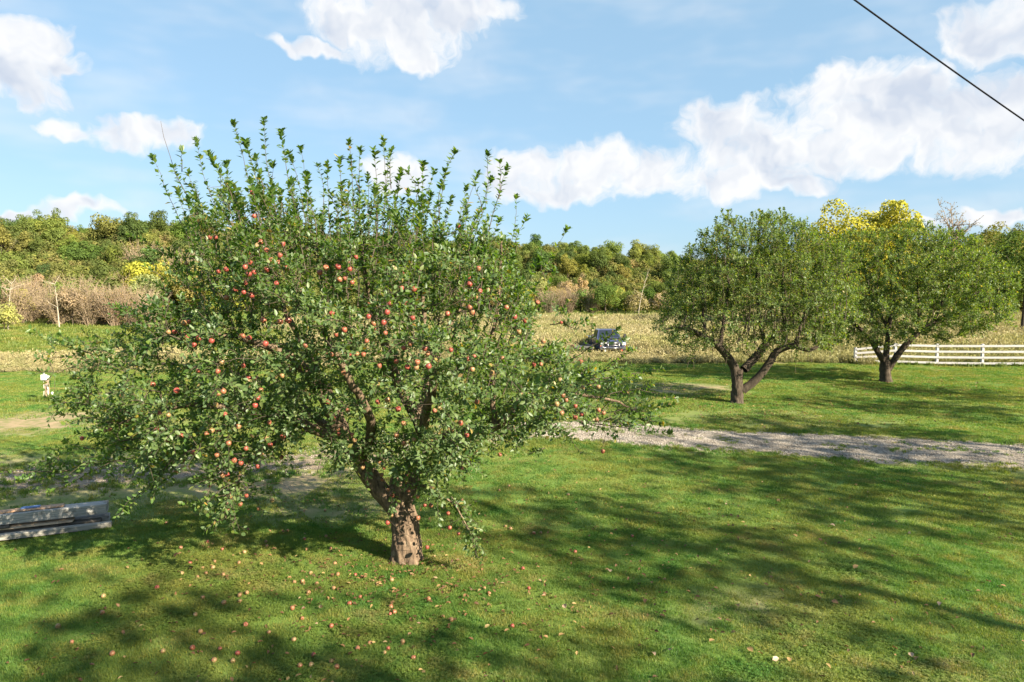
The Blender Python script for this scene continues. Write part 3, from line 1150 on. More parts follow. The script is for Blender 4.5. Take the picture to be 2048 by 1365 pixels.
def shoots(tree, mask, per, lmin, lmax, nleaf, leaf_len, up, r, droop=0.0, out_c=None):
    """leafy shoots on the chosen nodes. Returns twig polylines and leaf arrays"""
    P_ = np.array(tree.p)
    par = np.array(tree.par)
    ids = np.where(mask)[0]
    ids = np.repeat(ids, per) if per >= 1 else ids[r.uniform(0, 1, len(ids)) < per]
    tw, LP_, LD, LN, LL = [], [], [], [], []
    for i in ids:
        p = P_[i]
        fwd = unit(p - P_[par[i]]) if par[i] >= 0 else np.array([0, 0, 1.0])
        out = unit((p - out_c) * np.array([1, 1, 0.6])) if out_c is not None else 0
        u_ = up(p) if callable(up) else up
        d = unit(fwd * 0.5 + out * 0.35 + r.normal(0, 0.55, 3) + np.array([0, 0, u_]))
        L = r.uniform(lmin, lmax)
        end = p + d * L + np.array([0, 0, -droop * L])
        ctrl = p + d * L * 0.5 + np.array([0, 0, 0.10 * L])
        c = bezier(p, ctrl, end, 4)
        tw.append((c, np.array([0.004, 0.0035, 0.003, 0.0018])))
        k = max(3, int(nleaf * L / lmax * r.uniform(.75, 1.2)))
        t = np.linspace(0.12, 1.0, k)[:, None]
        q = (1 - t) ** 2 * p + 2 * t * (1 - t) * ctrl + t * t * end
        a = np.arange(k) * 2.4 + r.uniform(0, 6.28)
        ref = np.array([0, 0, 1.0]) if abs(d[2]) < 0.85 else np.array([1.0, 0, 0])
        s = unit(np.cross(d, ref))
        w = np.cross(d, s)
        rad_ = np.cos(a)[:, None] * s + np.sin(a)[:, None] * w
        ld = unit(d * (0.45 + 0.5 * t) + rad_ * 0.9 + r.normal(0, 0.22, (k, 3)) + np.array([0, 0, 0.05]))
        ln = d * 0.7 - rad_ * 0.35 + np.array([0, 0, 0.9]) + r.normal(0, 0.35, (k, 3))
        LP_.append(q + rad_ * 0.008)
        LD.append(ld)
        LN.append(ln)
        LL.append(leaf_len * r.uniform(0.62, 1.15, k))
    return tw, np.concatenate(LP_), np.concatenate(LD), np.concatenate(LN), np.concatenate(LL)


def sprout(base, tip, r, leaf_len, spacing, bare=0.0):
    """a water shoot: bends a little, leaves in a loose spiral, clustered towards the end"""
    base, tip = np.asarray(base, float), np.asarray(tip, float)
    L = np.linalg.norm(tip - base)
    ctrl = (base + tip) / 2 + r.normal(0, 0.09 * L, 3) * np.array([1, 1, .2])
    c = bezier(base, ctrl, tip, 7)
    c[2:6] += r.normal(0, 0.012, (4, 3))
    tw = (c, np.linspace(0.0085, 0.0022, 7))
    k = int(L * (1 - bare) / spacing * r.uniform(.75, 1.15))
    t = np.sort(np.concatenate([r.uniform(0.08, 1.0 - bare, k - k // 4), 1.0 - bare - np.abs(r.normal(0, .07 / max(L, .3), k // 4))])).clip(0.02, 1)[:, None]
    q = (1 - t) ** 2 * base + 2 * t * (1 - t) * ctrl + t * t * tip
    d = unit(tip - base)
    a = np.arange(k) * 2.4 + r.uniform(0, 6.28) + r.normal(0, .5, k)
    s = unit(np.cross(d, np.array([0.3, 1.0, 0.1])))
    w = np.cross(d, s)
    rad_ = np.cos(a)[:, None] * s + np.sin(a)[:, None] * w
    ld = unit(d * (0.25 + 0.55 * t ** 3) + rad_ * 1.0 + r.normal(0, 0.25, (k, 3)) + np.array([0, 0, .1]))
    ln = d * 0.9 - rad_ * 0.4 + r.normal(0, 0.4, (k, 3)) + np.array([0, 0, 0.3])
    ll = leaf_len * r.uniform(0.6, 1.2, k)
    return tw, q, ld, ln, ll


def in_poly(poly, x, y):
    poly = np.asarray(poly, float)
    c = np.zeros(len(x), bool)
    j = len(poly) - 1
    for i in range(len(poly)):
        xi, yi = poly[i]
        xj, yj = poly[j]
        k = ((yi > y) != (yj > y)) & (x < (xj - xi) * (y - yi) / (yj - yi + 1e-12) + xi)
        c ^= k
        j = i
    return c


def poly_dist(poly, x, y):
    poly = np.asarray(poly, float)
    a = poly
    b = np.roll(poly, -1, 0)
    p = np.stack([x, y], -1)[:, None]
    t = np.clip(((p - a) * (b - a)).sum(-1) / (((b - a) ** 2).sum(-1) + 1e-9), 0, 1)
    q = a + t[..., None] * (b - a)
    return np.sqrt(((p - q) ** 2).sum(-1).min(1))


def crown_points(poly, d0, n, r, depth=3.0, full=2.3, mind=0.0):
    """points through a rounded crown whose side view has the outline poly (metres x, z at distance d0)"""
    poly = np.asarray(poly, float)
    lo, hi = poly.min(0), poly.max(0)
    X = r.uniform(lo[0], hi[0], n * 8)
    Z = r.uniform(lo[1], hi[1], n * 8)
    k = in_poly(poly, X, Z)
    X, Z = X[k], Z[k]
    e = poly_dist(poly, X, Z)
    dep = depth * np.sqrt(np.clip(1 - (1 - np.clip(e / full, 0, 1)) ** 2, 0.01, 1))
    Y = d0 + r.uniform(-1, 1, len(X)) * dep
    sc = Y / d0 * 0.35 + 0.65                      # keep the outline when a point stands nearer or farther
    pts = np.stack([X * sc, Y, CAM_Z + (Z - CAM_Z) * sc], -1)[e > mind][:n]
    return pts


def poly_m(pxs, d0):
    return [((x - 1024) / FOC * d0, CAM_Z - (y - HOR) / FOC * d0) for x, y in pxs]


# ------------------------------------------------------------------ the apple tree in front
D1 = 11.4
OUT1 = [(385, 410), (430, 385), (480, 365), (540, 360), (600, 395), (650, 425), (700, 405), (780, 390), (830, 430), (900, 440), (960, 450), (1005, 465),
        (1030, 520), (1060, 570), (1080, 640), (1130, 690), (1200, 715), (1280, 745), (1335, 800), (1325, 862), (1200, 885), (1085, 890),
        (1040, 895), (950, 950), (880, 965), (820, 955), (760, 935), (700, 925), (640, 885), (590, 895), (505, 1005), (440, 1040), (400, 950), (300, 955), (150, 955),
        (40, 955), (110, 880), (215, 830), (130, 815), (160, 770), (120, 705), (90, 668), (170, 660), (250, 640), (300, 580), (330, 510), (400, 510), (405, 450)]
t1 = Tree(11)
a_ = lambda x, y, dy=0.0: at(x, y, D1 + dy)
trunk_pts = [(-1.80, D1, -0.12), (-1.81, D1, 0.35), (-1.86, D1 + 0.02, 0.8), (-1.90, D1 + 0.03, 1.2)]
tr = t1.path(trunk_pts, [0.27, 0.245, 0.25, 0.22], 0, step=0.1, wob=0.0)
LIMBS1 = [
    ([a_(795, 1035), a_(740, 965, 0.05), a_(700, 905, 0.1), a_(668, 840, 0.1), a_(632, 775, -0.1), a_(580, 715, -0.5), a_(500, 682, -0.9), a_(420, 668, -1.1), a_(340, 672, -1.2)], [0.165, 0.155, 0.14, 0.115, 0.10, 0.075, 0.05, 0.035, 0.02]),
    ([a_(805, 1010), a_(830, 930, 0.2), a_(840, 860, 0.4), a_(800, 780, 0.5), a_(770, 690, 0.5), a_(740, 590, 0.4), a_(720, 480, 0.3)], [0.14, 0.125, 0.11, 0.09, 0.07, 0.045, 0.02]),
    ([a_(840, 900, 0.3), a_(920, 870, 0.1), a_(985, 860, -0.3), a_(1030, 815, -0.5), a_(1090, 788, -0.6), a_(1150, 790, -0.6), a_(1215, 800, -0.6), a_(1290, 825, -0.5)], [0.11, 0.09, 0.075, 0.06, 0.045, 0.034, 0.022, 0.010]),
    ([a_(985, 862, -0.3), a_(985, 780, -0.2), a_(982, 690, 0.0), a_(1000, 590, 0.2), a_(1003, 480, 0.3)], [0.05, 0.045, 0.036, 0.028, 0.014]),
    ([a_(690, 880, 0.1), a_(660, 800, 0.6), a_(610, 700, 0.9), a_(555, 590, 0.9), a_(500, 500, 0.8), a_(450, 420, 0.8)], [0.09, 0.08, 0.06, 0.045, 0.03, 0.014]),
    ([a_(700, 900, 0.1), a_(600, 850, -0.6), a_(480, 820, -1.2), a_(350, 815, -1.7), a_(230, 850, -1.9)], [0.09, 0.075, 0.055, 0.035, 0.015]),
    ([a_(690, 890, 0.1), a_(620, 830, 1.0), a_(500, 760, 1.8), a_(350, 730, 2.3), a_(220, 730, 2.4)], [0.08, 0.07, 0.05, 0.03, 0.014]),
    ([a_(835, 870, 0.4), a_(850, 780, 1.2), a_(880, 690, 1.9), a_(930, 600, 2.2), a_(960, 520, 2.2)], [0.10, 0.08, 0.06, 0.035, 0.014]),
    ([a_(720, 925, 0.0), a_(740, 850, -0.9), a_(700, 760, -1.6), a_(650, 670, -1.9), a_(600, 570, -1.7), a_(580, 470, -1.5)], [0.09, 0.075, 0.055, 0.04, 0.028, 0.012]),
    ([a_(830, 900, 0.1), a_(850, 830, -0.9), a_(870, 740, -1.6), a_(850, 640, -1.9), a_(840, 540, -1.7)], [0.09, 0.075, 0.055, 0.035, 0.012]),
    ([a_(812, 985, -0.15), a_(850, 975, -0.45), a_(890, 1000, -0.6), a_(925, 1045, -0.7), a_(950, 1100, -0.7)], [0.03, 0.022, 0.017, 0.012, 0.006]),
    ([a_(650, 850, -0.3), a_(560, 880, -0.9), a_(490, 930, -1.3), a_(455, 990, -1.5), a_(440, 1045, -1.5)], [0.05, 0.035, 0.025, 0.016, 0.008]),
]
limb_ids = []
for i, (pts, rad) in enumerate(LIMBS1):
    k = t1.nearest(np.asarray(pts[0]))
    limb_ids.append(t1.path(pts, rad, i + 1, start=k, wob=0.012))

# apples in the crown (photograph pixels, read off enlargements) become targets for spurs too
Z1 = [(1393,505),(1402,630),(1155,745),(1190,745),(1433,768),(1553,780),(1465,812),(1330,828),(1365,830),(1535,840),(1488,868),(1525,878),(1370,878),(1345,903),(1465,916),(1365,942),(1393,932),(1243,917),(1200,928),(1030,885),(1345,990),(1325,1000),(1290,1025),(1335,1040),(1378,1058),(1515,990),(1785,908),(1752,934),(1850,903),(1858,970),(1885,965),(1240,1070),(1437,1193),(1530,1200),(1575,1192),(1005,1207),(1030,1200),(918,1257),(950,1257),(1015,1285),(1036,1283),(1083,1290),(1150,1305),(1055,1327),(1325,1278),(1360,1287),(1445,1320),(1665,1330),(1835,1270),(1570,910)]
Z2 = [(868,548),(311,713),(270,740),(277,778),(278,795),(210,765),(145,773),(113,797),(222,835),(245,828),(288,850),(975,775),(920,820),(940,825),(925,860),(570,800),(622,886),(982,897),(1027,890),(957,930),(573,960),(487,963),(557,880),(370,975),(475,1012),(373,1035),(402,1073),(455,1068),(405,1113),(425,1100),(465,1125),(615,1043),(805,1020),(925,985),(940,1012),(1128,987),(1173,1038),(1230,1060),(242,1107),(200,1130),(285,1170),(360,1168),(175,1018),(265,1238),(307,1240),(343,1243),(173,1242),(565,1207),(540,1205),(598,1185),(680,1210),(695,1240),(822,1218),(638,1285),(632,1315),(583,1312),(700,1307),(522,1280),(430,1305),(950,1255),(915,1268),(1195,1120),(1328,1172),(1425,1070),(1277,1300),(1316,1298),(1525,1215),(1533,1285),(232,1345),(1048,1345),(940,1325),(1105,1265),(1297,962)]
Z5 = [(1205,330),(1322,350),(1353,418),(1393,420),(1075,377),(1180,380),(1533,405),(820,453),(1415,483),(1210,490),(1180,505),(952,487),(1397,527),(1380,570),(1395,570),(1165,565),(1213,618),(850,613),(903,622),(572,600),(677,615),(597,655),(625,655),(560,675),(550,712),(575,705),(672,675),(1138,710),(1175,715),(1108,728),(1285,688),(1457,665),(832,706),(970,737),(893,762),(1230,780),(1162,848),(1325,810),(1406,840),(1458,790),(1440,757),(1530,742),(1030,835),(1258,877),(1293,893),(1173,913),(1387,912),(1190,962),(1218,957),(975,880),(935,940),(420,755),(1518,860),(1118,1020),(1230,1080),(1213,1112),(1283,1125),(1215,1160),(1385,1150),(1320,1077),(1462,1105)]
Z6 = [(254,375),(278,460),(505,375),(553,365),(605,412),(632,485),(352,418),(303,515),(307,540),(373,542),(385,570),(265,432),(787,420),(813,407),(857,440),(683,567),(632,586),(595,545),(950,545),(970,557),(1000,375),(918,483),(875,515),(655,200),(700,203),(705,178),(1415,265),(1607,300),(1620,297),(1530,303),(1400,387),(1447,367),(1493,397),(1610,417),(1635,433),(1600,467),(1622,470),(1492,455),(1525,440),(1425,432),(1430,343),(1632,628),(408,680),(437,680),(424,710),(508,685),(570,690),(532,713),(603,742),(522,773),(643,757),(550,825),(570,852),(520,748),(655,830),(700,858),(565,957),(545,995),(700,970),(735,905),(765,905),(853,945),(860,1020),(905,1050),(745,1122),(925,715),(1115,645)]
raw = [(x / 2.73, 200 + y / 2.73) for x, y in Z1] + [(600 + x / 2.73, 250 + y / 2.73) for x, y in Z2] + [(x / 2.73, 600 + y / 2.73) for x, y in Z5] + [(550 + x / 2.481, 650 + y / 2.481) for x, y in Z6]
APX = []
for q in raw:
    if all((q[0] - w[0]) ** 2 + (q[1] - w[1]) ** 2 > 90 for w in APX):
        APX.append(q)
pm = poly_m(OUT1, D1)
ap = np.array([at(x, y, D1) for x, y in APX])
e = np.where(in_poly(pm, ap[:, 0], ap[:, 2]), poly_dist(pm, ap[:, 0], ap[:, 2]), 0.0)
dep = 3.0 * np.sqrt(np.clip(1 - (1 - np.clip(e / 2.3, 0, 1)) ** 2, 0.0, 1))
ra = np.random.default_rng(5)
APPLE_D = D1 - dep * ra.uniform(0.84, 1.04, len(ap)) - 0.27
low_c = (np.array(APX)[:, 1] > 905) & (np.array(APX)[:, 0] > 680)
APPLE_D = np.where(low_c, D1 - 0.45 - ra.uniform(0, 0.25, len(ap)), APPLE_D)
APPLE_P = np.array([at(x, y, d) for (x, y), d in zip(APX, APPLE_D)])

t1.grow(crown_points(pm, D1, 1250, t1.r, 3.3, mind=0.24), upbias=0.3, low=1.1, no=(0, 11))
t1.grow(np.array([at(x_, y_, D1 - dy_) for x_, y_, dy_ in [(845, 900, .5), (875, 925, .4), (905, 915, .6), (830, 935, .45), (860, 955, .35), (800, 910, .6), (770, 900, .6), (815, 880, .7), (890, 890, .7), (925, 935, .3), (745, 890, .5), (840, 870, .8), (870, 880, .2), (910, 950, .1)]]), upbias=0.1, low=1.1, no=(0, 11))
n_apple0 = t1.n
t1.grow(APPLE_P + np.array([0, 0, 0.06]), upbias=0.3, low=0.9, no=(0,), maxlen=2.0)
n_apple1 = t1.n
t1.grow(np.array([at(x, y, D1 - 0.9) for x, y in [(520, 930), (560, 950), (600, 960), (540, 985), (575, 990), (615, 940), (500, 900), (640, 930), (590, 920), (550, 905), (630, 965), (480, 945)]]) + t1.r.normal(0, .1, (12, 3)), upbias=-0.2, low=1.1, bare=True, no=(0, 11))
t1.radii(0.0035, cap=0.05)
root1 = tag(empty('apple_tree', (0, 0, 0)), 'large old apple tree in front, crown full of red apples, lone trunk leaning left', 'tree')
bark_tube('trunk', [np.array(p) for p in trunk_pts] + [np.array((-1.93, D1 + 0.05, 1.42))], [0.235, 0.210, 0.215, 0.185, 0.12], M['bark'], root1, 56, 0.028, 0.17, 1.3, 0.42, 1)
for i, (pts, rad) in enumerate(LIMBS1):
    if i in (0, 1):
        bark_tube('limb', pts, rad, M['bark'], root1, 22, 0.07, 0.10, 1.0, 0.0, 3 + i)
    else:
        c = np.array([t1.p[k] for k in [t1.par[limb_ids[i][0]]] + limb_ids[i]])
        rr_ = np.interp(np.linspace(0, 1, len(c)), np.linspace(0, 1, len(rad)), rad)
        link('limb', tubes_mesh('limb', [(c, rr_)], M['bark'], lambda q: 10), root1)
polys = []
for lb, ch in t1.chains():
    if lb < 0:
        polys.append((np.array([t1.p[k] for k in ch]), np.array([t1.R[ch[1]] if len(ch) > 1 else .004] + [t1.R[k] for k in ch[1:]])))
P1 = np.array(t1.p)
R1 = np.array(t1.R)
limb1 = np.array(t1.limb)
bare1 = np.array(t1.bare)
cen1 = np.array([-2.4, D1, 3.2])


def up1(p):
    return 0.15 + 0.9 * float(smooth(3.2, 5.2, p[2])) - 0.25 * float(1 - smooth(1.6, 2.6, p[2]))


mask = (((limb1 < 0) & (R1 < 0.03)) | ((limb1 > 0) & (R1 < 0.05))) & ~bare1
mask[:5] = False
mask[n_apple0:n_apple1] &= t1.r.uniform(0, 1, n_apple1 - n_apple0) < 0.45
mask &= ~((P1[:, 2] < 1.35) & (np.abs(P1[:, 0] + 1.95) < 1.0) & (limb1 != 11) & (t1.r.uniform(0, 1, len(P1)) < 0.5))
gap = np.array([mnoise.noise(Vector(q) * 1.05) + 0.55 * mnoise.noise(Vector(q) * 2.4) for q in P1])
mask &= (gap > -0.30 + 0.16 * smooth(4.2, 5.4, P1[:, 2])) | (limb1 == 11)
tw, lp, ld, ln, ll = shoots(t1, mask, 2, 0.10, 0.42, 16, 0.082, up1, t1.r, 0.12, cen1)
mask2 = mask & (P1[:, 1] < D1 + 0.5)
mask3 = mask & (P1[:, 2] > 1.9) & (P1[:, 2] < 4.7) & (P1[:, 0] > -5.2) & (P1[:, 0] < 0.6)
tw3, lp3, ld3, ln3, ll3 = shoots(t1, mask3, 1, 0.08, 0.36, 14, 0.082, up1, t1.r, 0.12, cen1)
tw2, lp2, ld2, ln2, ll2 = shoots(t1, mask2, 1, 0.08, 0.36, 14, 0.082, up1, t1.r, 0.12, cen1)
# upright water shoots standing above the crown
TIPS1 = [(316, 318, .0), (335, 250, .45), (404, 285, .0), (425, 310, 0), (478, 252, .0), (500, 290, 0), (538, 245, .0), (570, 268, 0), (608, 300, 0), (585, 310, 0), (640, 335, 0), (660, 322, .05),
         (684, 322, 0), (703, 285, 0), (726, 300, 0), (752, 305, 0), (770, 283, 0), (788, 305, 0), (806, 345, 0), (848, 330, 0), (872, 345, 0), (893, 345, 0), (914, 308, 0), (934, 375, 0), (958, 352, 0),
         (976, 313, 0), (985, 360, 0), (1016, 338, 0), (1032, 395, 0), (1056, 435, 0), (1136, 458, 0), (460, 330, 0), (520, 320, 0), (555, 330, 0), (620, 350, 0), (690, 370, 0), (740, 350, 0), (820, 385, 0), (865, 390, 0), (905, 400, 0), (1080, 520, 0), (1110, 540, 0), (365, 380, 0), (385, 350, 0)]
rs = np.random.default_rng(21)
sp = []
for (x, y, b) in TIPS1:
    dy = rs.uniform(-1.6, 1.6)
    tip = at(x, y, D1 + dy)
    L = rs.uniform(1.1, 2.2)
    lean = (x - 720) / 420.0
    base = tip - np.array([lean * 0.45 * L + rs.normal(0, .06), rs.normal(0, .12), L])
    sp.append(sprout(base, tip, rs, 0.105, 0.025, b))
    if rs.uniform() < 0.6:
        f_ = rs.uniform(0.3, 0.6)
        m_ = base * (1 - f_) + tip * f_
        sp.append(sprout(m_, m_ + np.array([rs.normal(0, .16), rs.normal(0, .16), rs.uniform(.3, .75)]), rs, 0.10, 0.026, 0))
for _ in range(230):
    x = rs.uniform(370, 1075)
    y = np.interp(x, [350, 540, 760, 1000, 1080], [400, 350, 375, 430, 530]) + rs.uniform(0, 170)
    tip = at(x, y, D1 + rs.uniform(-2.4, 2.4))
    L = rs.uniform(0.7, 1.4)
    base = tip - np.array([(x - 720) / 420.0 * 0.4 * L + rs.normal(0, .06), rs.normal(0, .12), L])
    sp.append(sprout(base, tip, rs, 0.098, 0.028, 0))
# long sprays reaching out sideways
for (x0, y0, x1, y1, dy) in [(230, 720, 62, 658, -.4), (300, 640, 235, 610, 0), (420, 560, 262, 470, .3), (400, 520, 300, 500, -.3), (240, 850, 110, 830, -.6), (260, 920, 20, 965, -1), (300, 900, 60, 900, -.8),
                             (200, 760, 140, 770, 0), (1200, 830, 1350, 812, -.8), (1190, 850, 1345, 868, -.9), (1180, 760, 1300, 745, -.6), (1140, 720, 1240, 655, -.3), (1100, 650, 1175, 640, 0), (480, 980, 355, 1015, -1.5),
                             (450, 1010, 470, 1075, -1.5), (930, 1060, 955, 1130, -.7), (900, 1000, 960, 1070, -.65), (1090, 900, 1060, 910, -.6), (250, 690, 100, 680, .5), (1150, 790, 1260, 700, -.8), (330, 930, 230, 1035, -1.4), (1170, 700, 1235, 655, -.5), (1220, 790, 1310, 770, -.3), (1230, 830, 1330, 850, -.3), (1150, 840, 1230, 880, -.6), (1100, 840, 1150, 890, -.5), (1120, 760, 1200, 740, -.6), (1060, 700, 1140, 680, -.4)]:
    b, tp = at(x0, y0, D1 + dy), at(x1, y1, D1 + dy + rs.uniform(-.3, .3))
    sp.append(sprout(b, tp, rs, 0.085, 0.024, 0))
    for q in range(3):
        f_ = rs.uniform(0.15, 0.6)
        m_ = b * (1 - f_) + tp * f_
        sp.append(sprout(m_, m_ + (tp - b) * rs.uniform(.25, .45) + rs.normal(0, .14, 3), rs, 0.08, 0.026, 0))
polys += tw + tw2 + tw3 + [s_[0] for s_ in sp]
tg = link('twig', tubes_mesh('twig', polys, M['twig'], lambda q: 6 if q > 0.015 else (4 if q > 0.006 else 3)), root1)
tg['kind'] = 'stuff'
LPc = np.concatenate([lp, lp2, lp3] + [s_[1] for s_ in sp])
LDc = np.concatenate([ld, ld2, ld3] + [s_[2] for s_ in sp])
LNc = np.concatenate([ln, ln2, ln3] + [s_[3] for s_ in sp])
LLc = np.concatenate([ll, ll2, ll3] + [s_[4] for s_ in sp])
print('front tree leaves', len(LPc), 'nodes', len(t1.p))
# no leaf grows through a fruit
clear = np.ones(len(LPc), bool)
for q in APPLE_P:
    clear &= ((LPc + unit(LDc) * 0.04 - (q - np.array([0, 0, 0.03]))) ** 2).sum(1) > 0.10 ** 2
LPc, LDc, LNc, LLc = LPc[clear], LDc[clear], LNc[clear], LLc[clear]
tint1 = np.clip(t1.r.normal(0.44, 0.22, len(LPc)), 0, 0.93)
od = t1.r.uniform(0, 1, len(LPc))
tint1 = np.where(od > 0.986, t1.r.uniform(0.95, 1.0, len(LPc)), tint1)
wid1 = LLc * t1.r.uniform(0.50, 0.66, len(LPc))
# the leaves that show largest (nearest the camera) are parts of their own
near = np.argsort(LPc[:, 1] - 0.15 * LLc * 100)[:300]
isn = np.zeros(len(LPc), bool)
isn[near] = True
for sel, tm, tf in ((~isn & (LPc[:, 1] < D1), LEAF8, LEAF8_F), (~isn & (LPc[:, 1] >= D1), LEAF4, LEAF4_F)):
    fo = link('foliage', leaves_mesh('foliage', LPc[sel], LDc[sel], LNc[sel], LLc[sel], wid1[sel], tint1[sel], M['leaf_apple'], tm, tf), root1)
    fo['kind'] = 'stuff'
from mathutils import Matrix
leaf_variants = [leaves_mesh('leaf', np.zeros((1, 3)), np.array([[1.0, 0, 0]]), np.array([[0, 0, 1.0]]), [1.0], [0.53], np.array([v_]), M['leaf_apple']) for v_ in (0.15, 0.35, 0.5, 0.65, 0.9)]
dn, sn, nn_ = leaf_frame(LDc[near], LNc[near])
for j, i in enumerate(near):
    o = bpy.data.objects.new('leaf', leaf_variants[int(min(4, tint1[i] * 5.2))])
    COL.objects.link(o)
    o.parent = root1
    m3 = Matrix((dn[j], sn[j], nn_[j])).transposed()
    o.matrix_local = Matrix.Translation(Vector(LPc[i])) @ m3.to_4x4() @ Matrix.Scale(float(LLc[i]), 4)


for ch in root1.children:
    ch.location = ch.location - Vector((-1.8, D1, 0.0))
root1.location = (-1.8, D1, 0.0)


# ------------------------------------------------------------------ the two apple trees across the drive
def orchard_tree(d0, outline, limbs, trunk, seed, npts, depth, nodes_no, leaf_len, per, sprouts, label, mats, name='apple_tree', open_to=0.0, open_dx=0.0, open_w=2.0):
    t = Tree(seed)
    pm_ = poly_m(outline, d0)
    t.path(trunk[0], trunk[1], 0, step=0.15, wob=0)
    ids = []
    for i, (pts, rad) in enumerate(limbs):
        k = t.nearest(np.asarray(pts[0]))
        ids.append(t.path(pts, rad, i + 1, start=k, wob=0.02, step=0.2))
    t.grow(crown_points(pm_, d0, npts, t.r, depth), upbias=0.35, low=1.3, no=(0,), maxlen=3.0)
    t.radii(0.005, cap=0.06)
    root = tag(empty(name), label, 'tree')
    bark_tube('trunk', trunk[0], trunk[1], mats[0], root, 28, 0.06, 0.12, 1.0, 0.35, seed)
    for i, (pts, rad) in enumerate(limbs):
        if rad[0] > 0.1:
            bark_tube('limb', pts, rad, mats[0], root, 16, 0.12, 0.10, 0.8, 0, seed + i)
        else:
            c = np.array([t.p[k] for k in [t.par[ids[i][0]]] + ids[i]])
            link('limb', tubes_mesh('limb', [(c, np.interp(np.linspace(0, 1, len(c)), np.linspace(0, 1, len(rad)), rad))], mats[0], lambda q: 8), root)
    pol = [(np.array([t.p[k] for k in ch]), np.array([t.R[ch[1]] if len(ch) > 1 else .005] + [t.R[k] for k in ch[1:]])) for lb, ch in t.chains() if lb < 0]
    P_ = np.array(t.p)
    R_ = np.array(t.R)
    lm = np.array(t.limb)
    mk = (((lm < 0) & (R_ < 0.035)) | ((lm > 0) & (R_ < 0.05)))
    gp = np.array([mnoise.noise(Vector(q) * 0.75 + Vector((seed, 0, 0))) + 0.5 * mnoise.noise(Vector(q) * 1.9) for q in P_])
    tx = trunk[0][0][0]
    mk &= (gp > -0.36) & ~((P_[:, 2] < open_to) & (np.abs(P_[:, 0] - tx - open_dx) < open_w) & (t.r.uniform(0, 1, len(P_)) < 0.5))
    cen = P_[mk].mean(0) - np.array([0, 0, 0.8])
    tw_, a, b, c_, l_ = shoots(t, mk, per, 0.15, 0.5, 14, leaf_len, lambda p: 0.2 + 0.8 * float(smooth(3.2, 5.5, p[2])), t.r, 0.1, cen)
    ss = []
    for (x, y, L) in sprouts:
        tip = at(x, y, d0 + t.r.uniform(-depth, depth) * 0.5)
        base = tip - np.array([t.r.normal(0, .12), t.r.normal(0, .15), L])
        ss.append(sprout(base, tip, t.r, leaf_len, 0.03, 0))
        if L > 1.5:
            st_ = base - np.array([t.r.normal(0, .1), t.r.normal(0, .1), t.r.uniform(.5, 1.3)])
            st_[2] = max(st_[2], 2.5)
            if base[2] < 2.9:
                continue
            ss.append((( np.array([st_, (st_ + base) / 2 + t.r.normal(0, .04, 3), base]), np.array([.022, .018, .012])), np.zeros((0, 3)), np.zeros((0, 3)), np.zeros((0, 3)), np.zeros(0)))
    pol += tw_ + [s_[0] for s_ in ss]
    g = link('twig', tubes_mesh('twig', pol, M['twig'], lambda q: 5 if q > 0.02 else 3), root)
    g['kind'] = 'stuff'
    a = np.concatenate([a] + [s_[1] for s_ in ss])
    b = np.concatenate([b] + [s_[2] for s_ in ss])
    c_ = np.concatenate([c_] + [s_[3] for s_ in ss])
    l_ = np.concatenate([l_] + [s_[4] for s_ in ss])
    ti_ = np.clip(t.r.normal(0.45, 0.24, len(a)), 0, 1)
    f_ = link('foliage', leaves_mesh('foliage', a, b, c_, l_, l_ * 0.58, ti_, mats[1], LEAF4, LEAF4_F), root)
    f_['kind'] = 'stuff'
    print(label, len(a))
    return root


D2 = 28.2
b_ = lambda x, y, dy=0.0: at(x, y, D2 + dy)
OUT2 = [(1385, 500), (1430, 440), (1480, 455), (1520, 440), (1570, 445), (1620, 470), (1670, 500), (1710, 560), (1715, 640), (1660, 695), (1590, 700), (1530, 690), (1470, 715), (1440, 700), (1400, 700), (1340, 690), (1310, 660),
        (1325, 620), (1345, 560), (1365, 520)]
r2 = np.random.default_rng(3)
spr2 = [(1440, 422, 1.6), (1452, 425, 1.4), (1478, 450, 1.3), (1518, 425, 1.6), (1530, 440, 1.4), (1562, 420, 1.7), (1575, 430, 1.5), (1605, 462, 1.4), (1400, 470, 1.4), (1390, 500, 1.2)]
spr2 += [(x_, np.interp(x_, [1340, 1440, 1570, 1700], [520, 418, 415, 510]) + r2.uniform(0, 26), r2.uniform(1.0, 1.7)) for x_ in r2.uniform(1345, 1700, 34)]
spr2 += [(r2.uniform(1370, 1680), r2.uniform(470, 640), r2.uniform(1.2, 2.4)) for _ in range(150)]
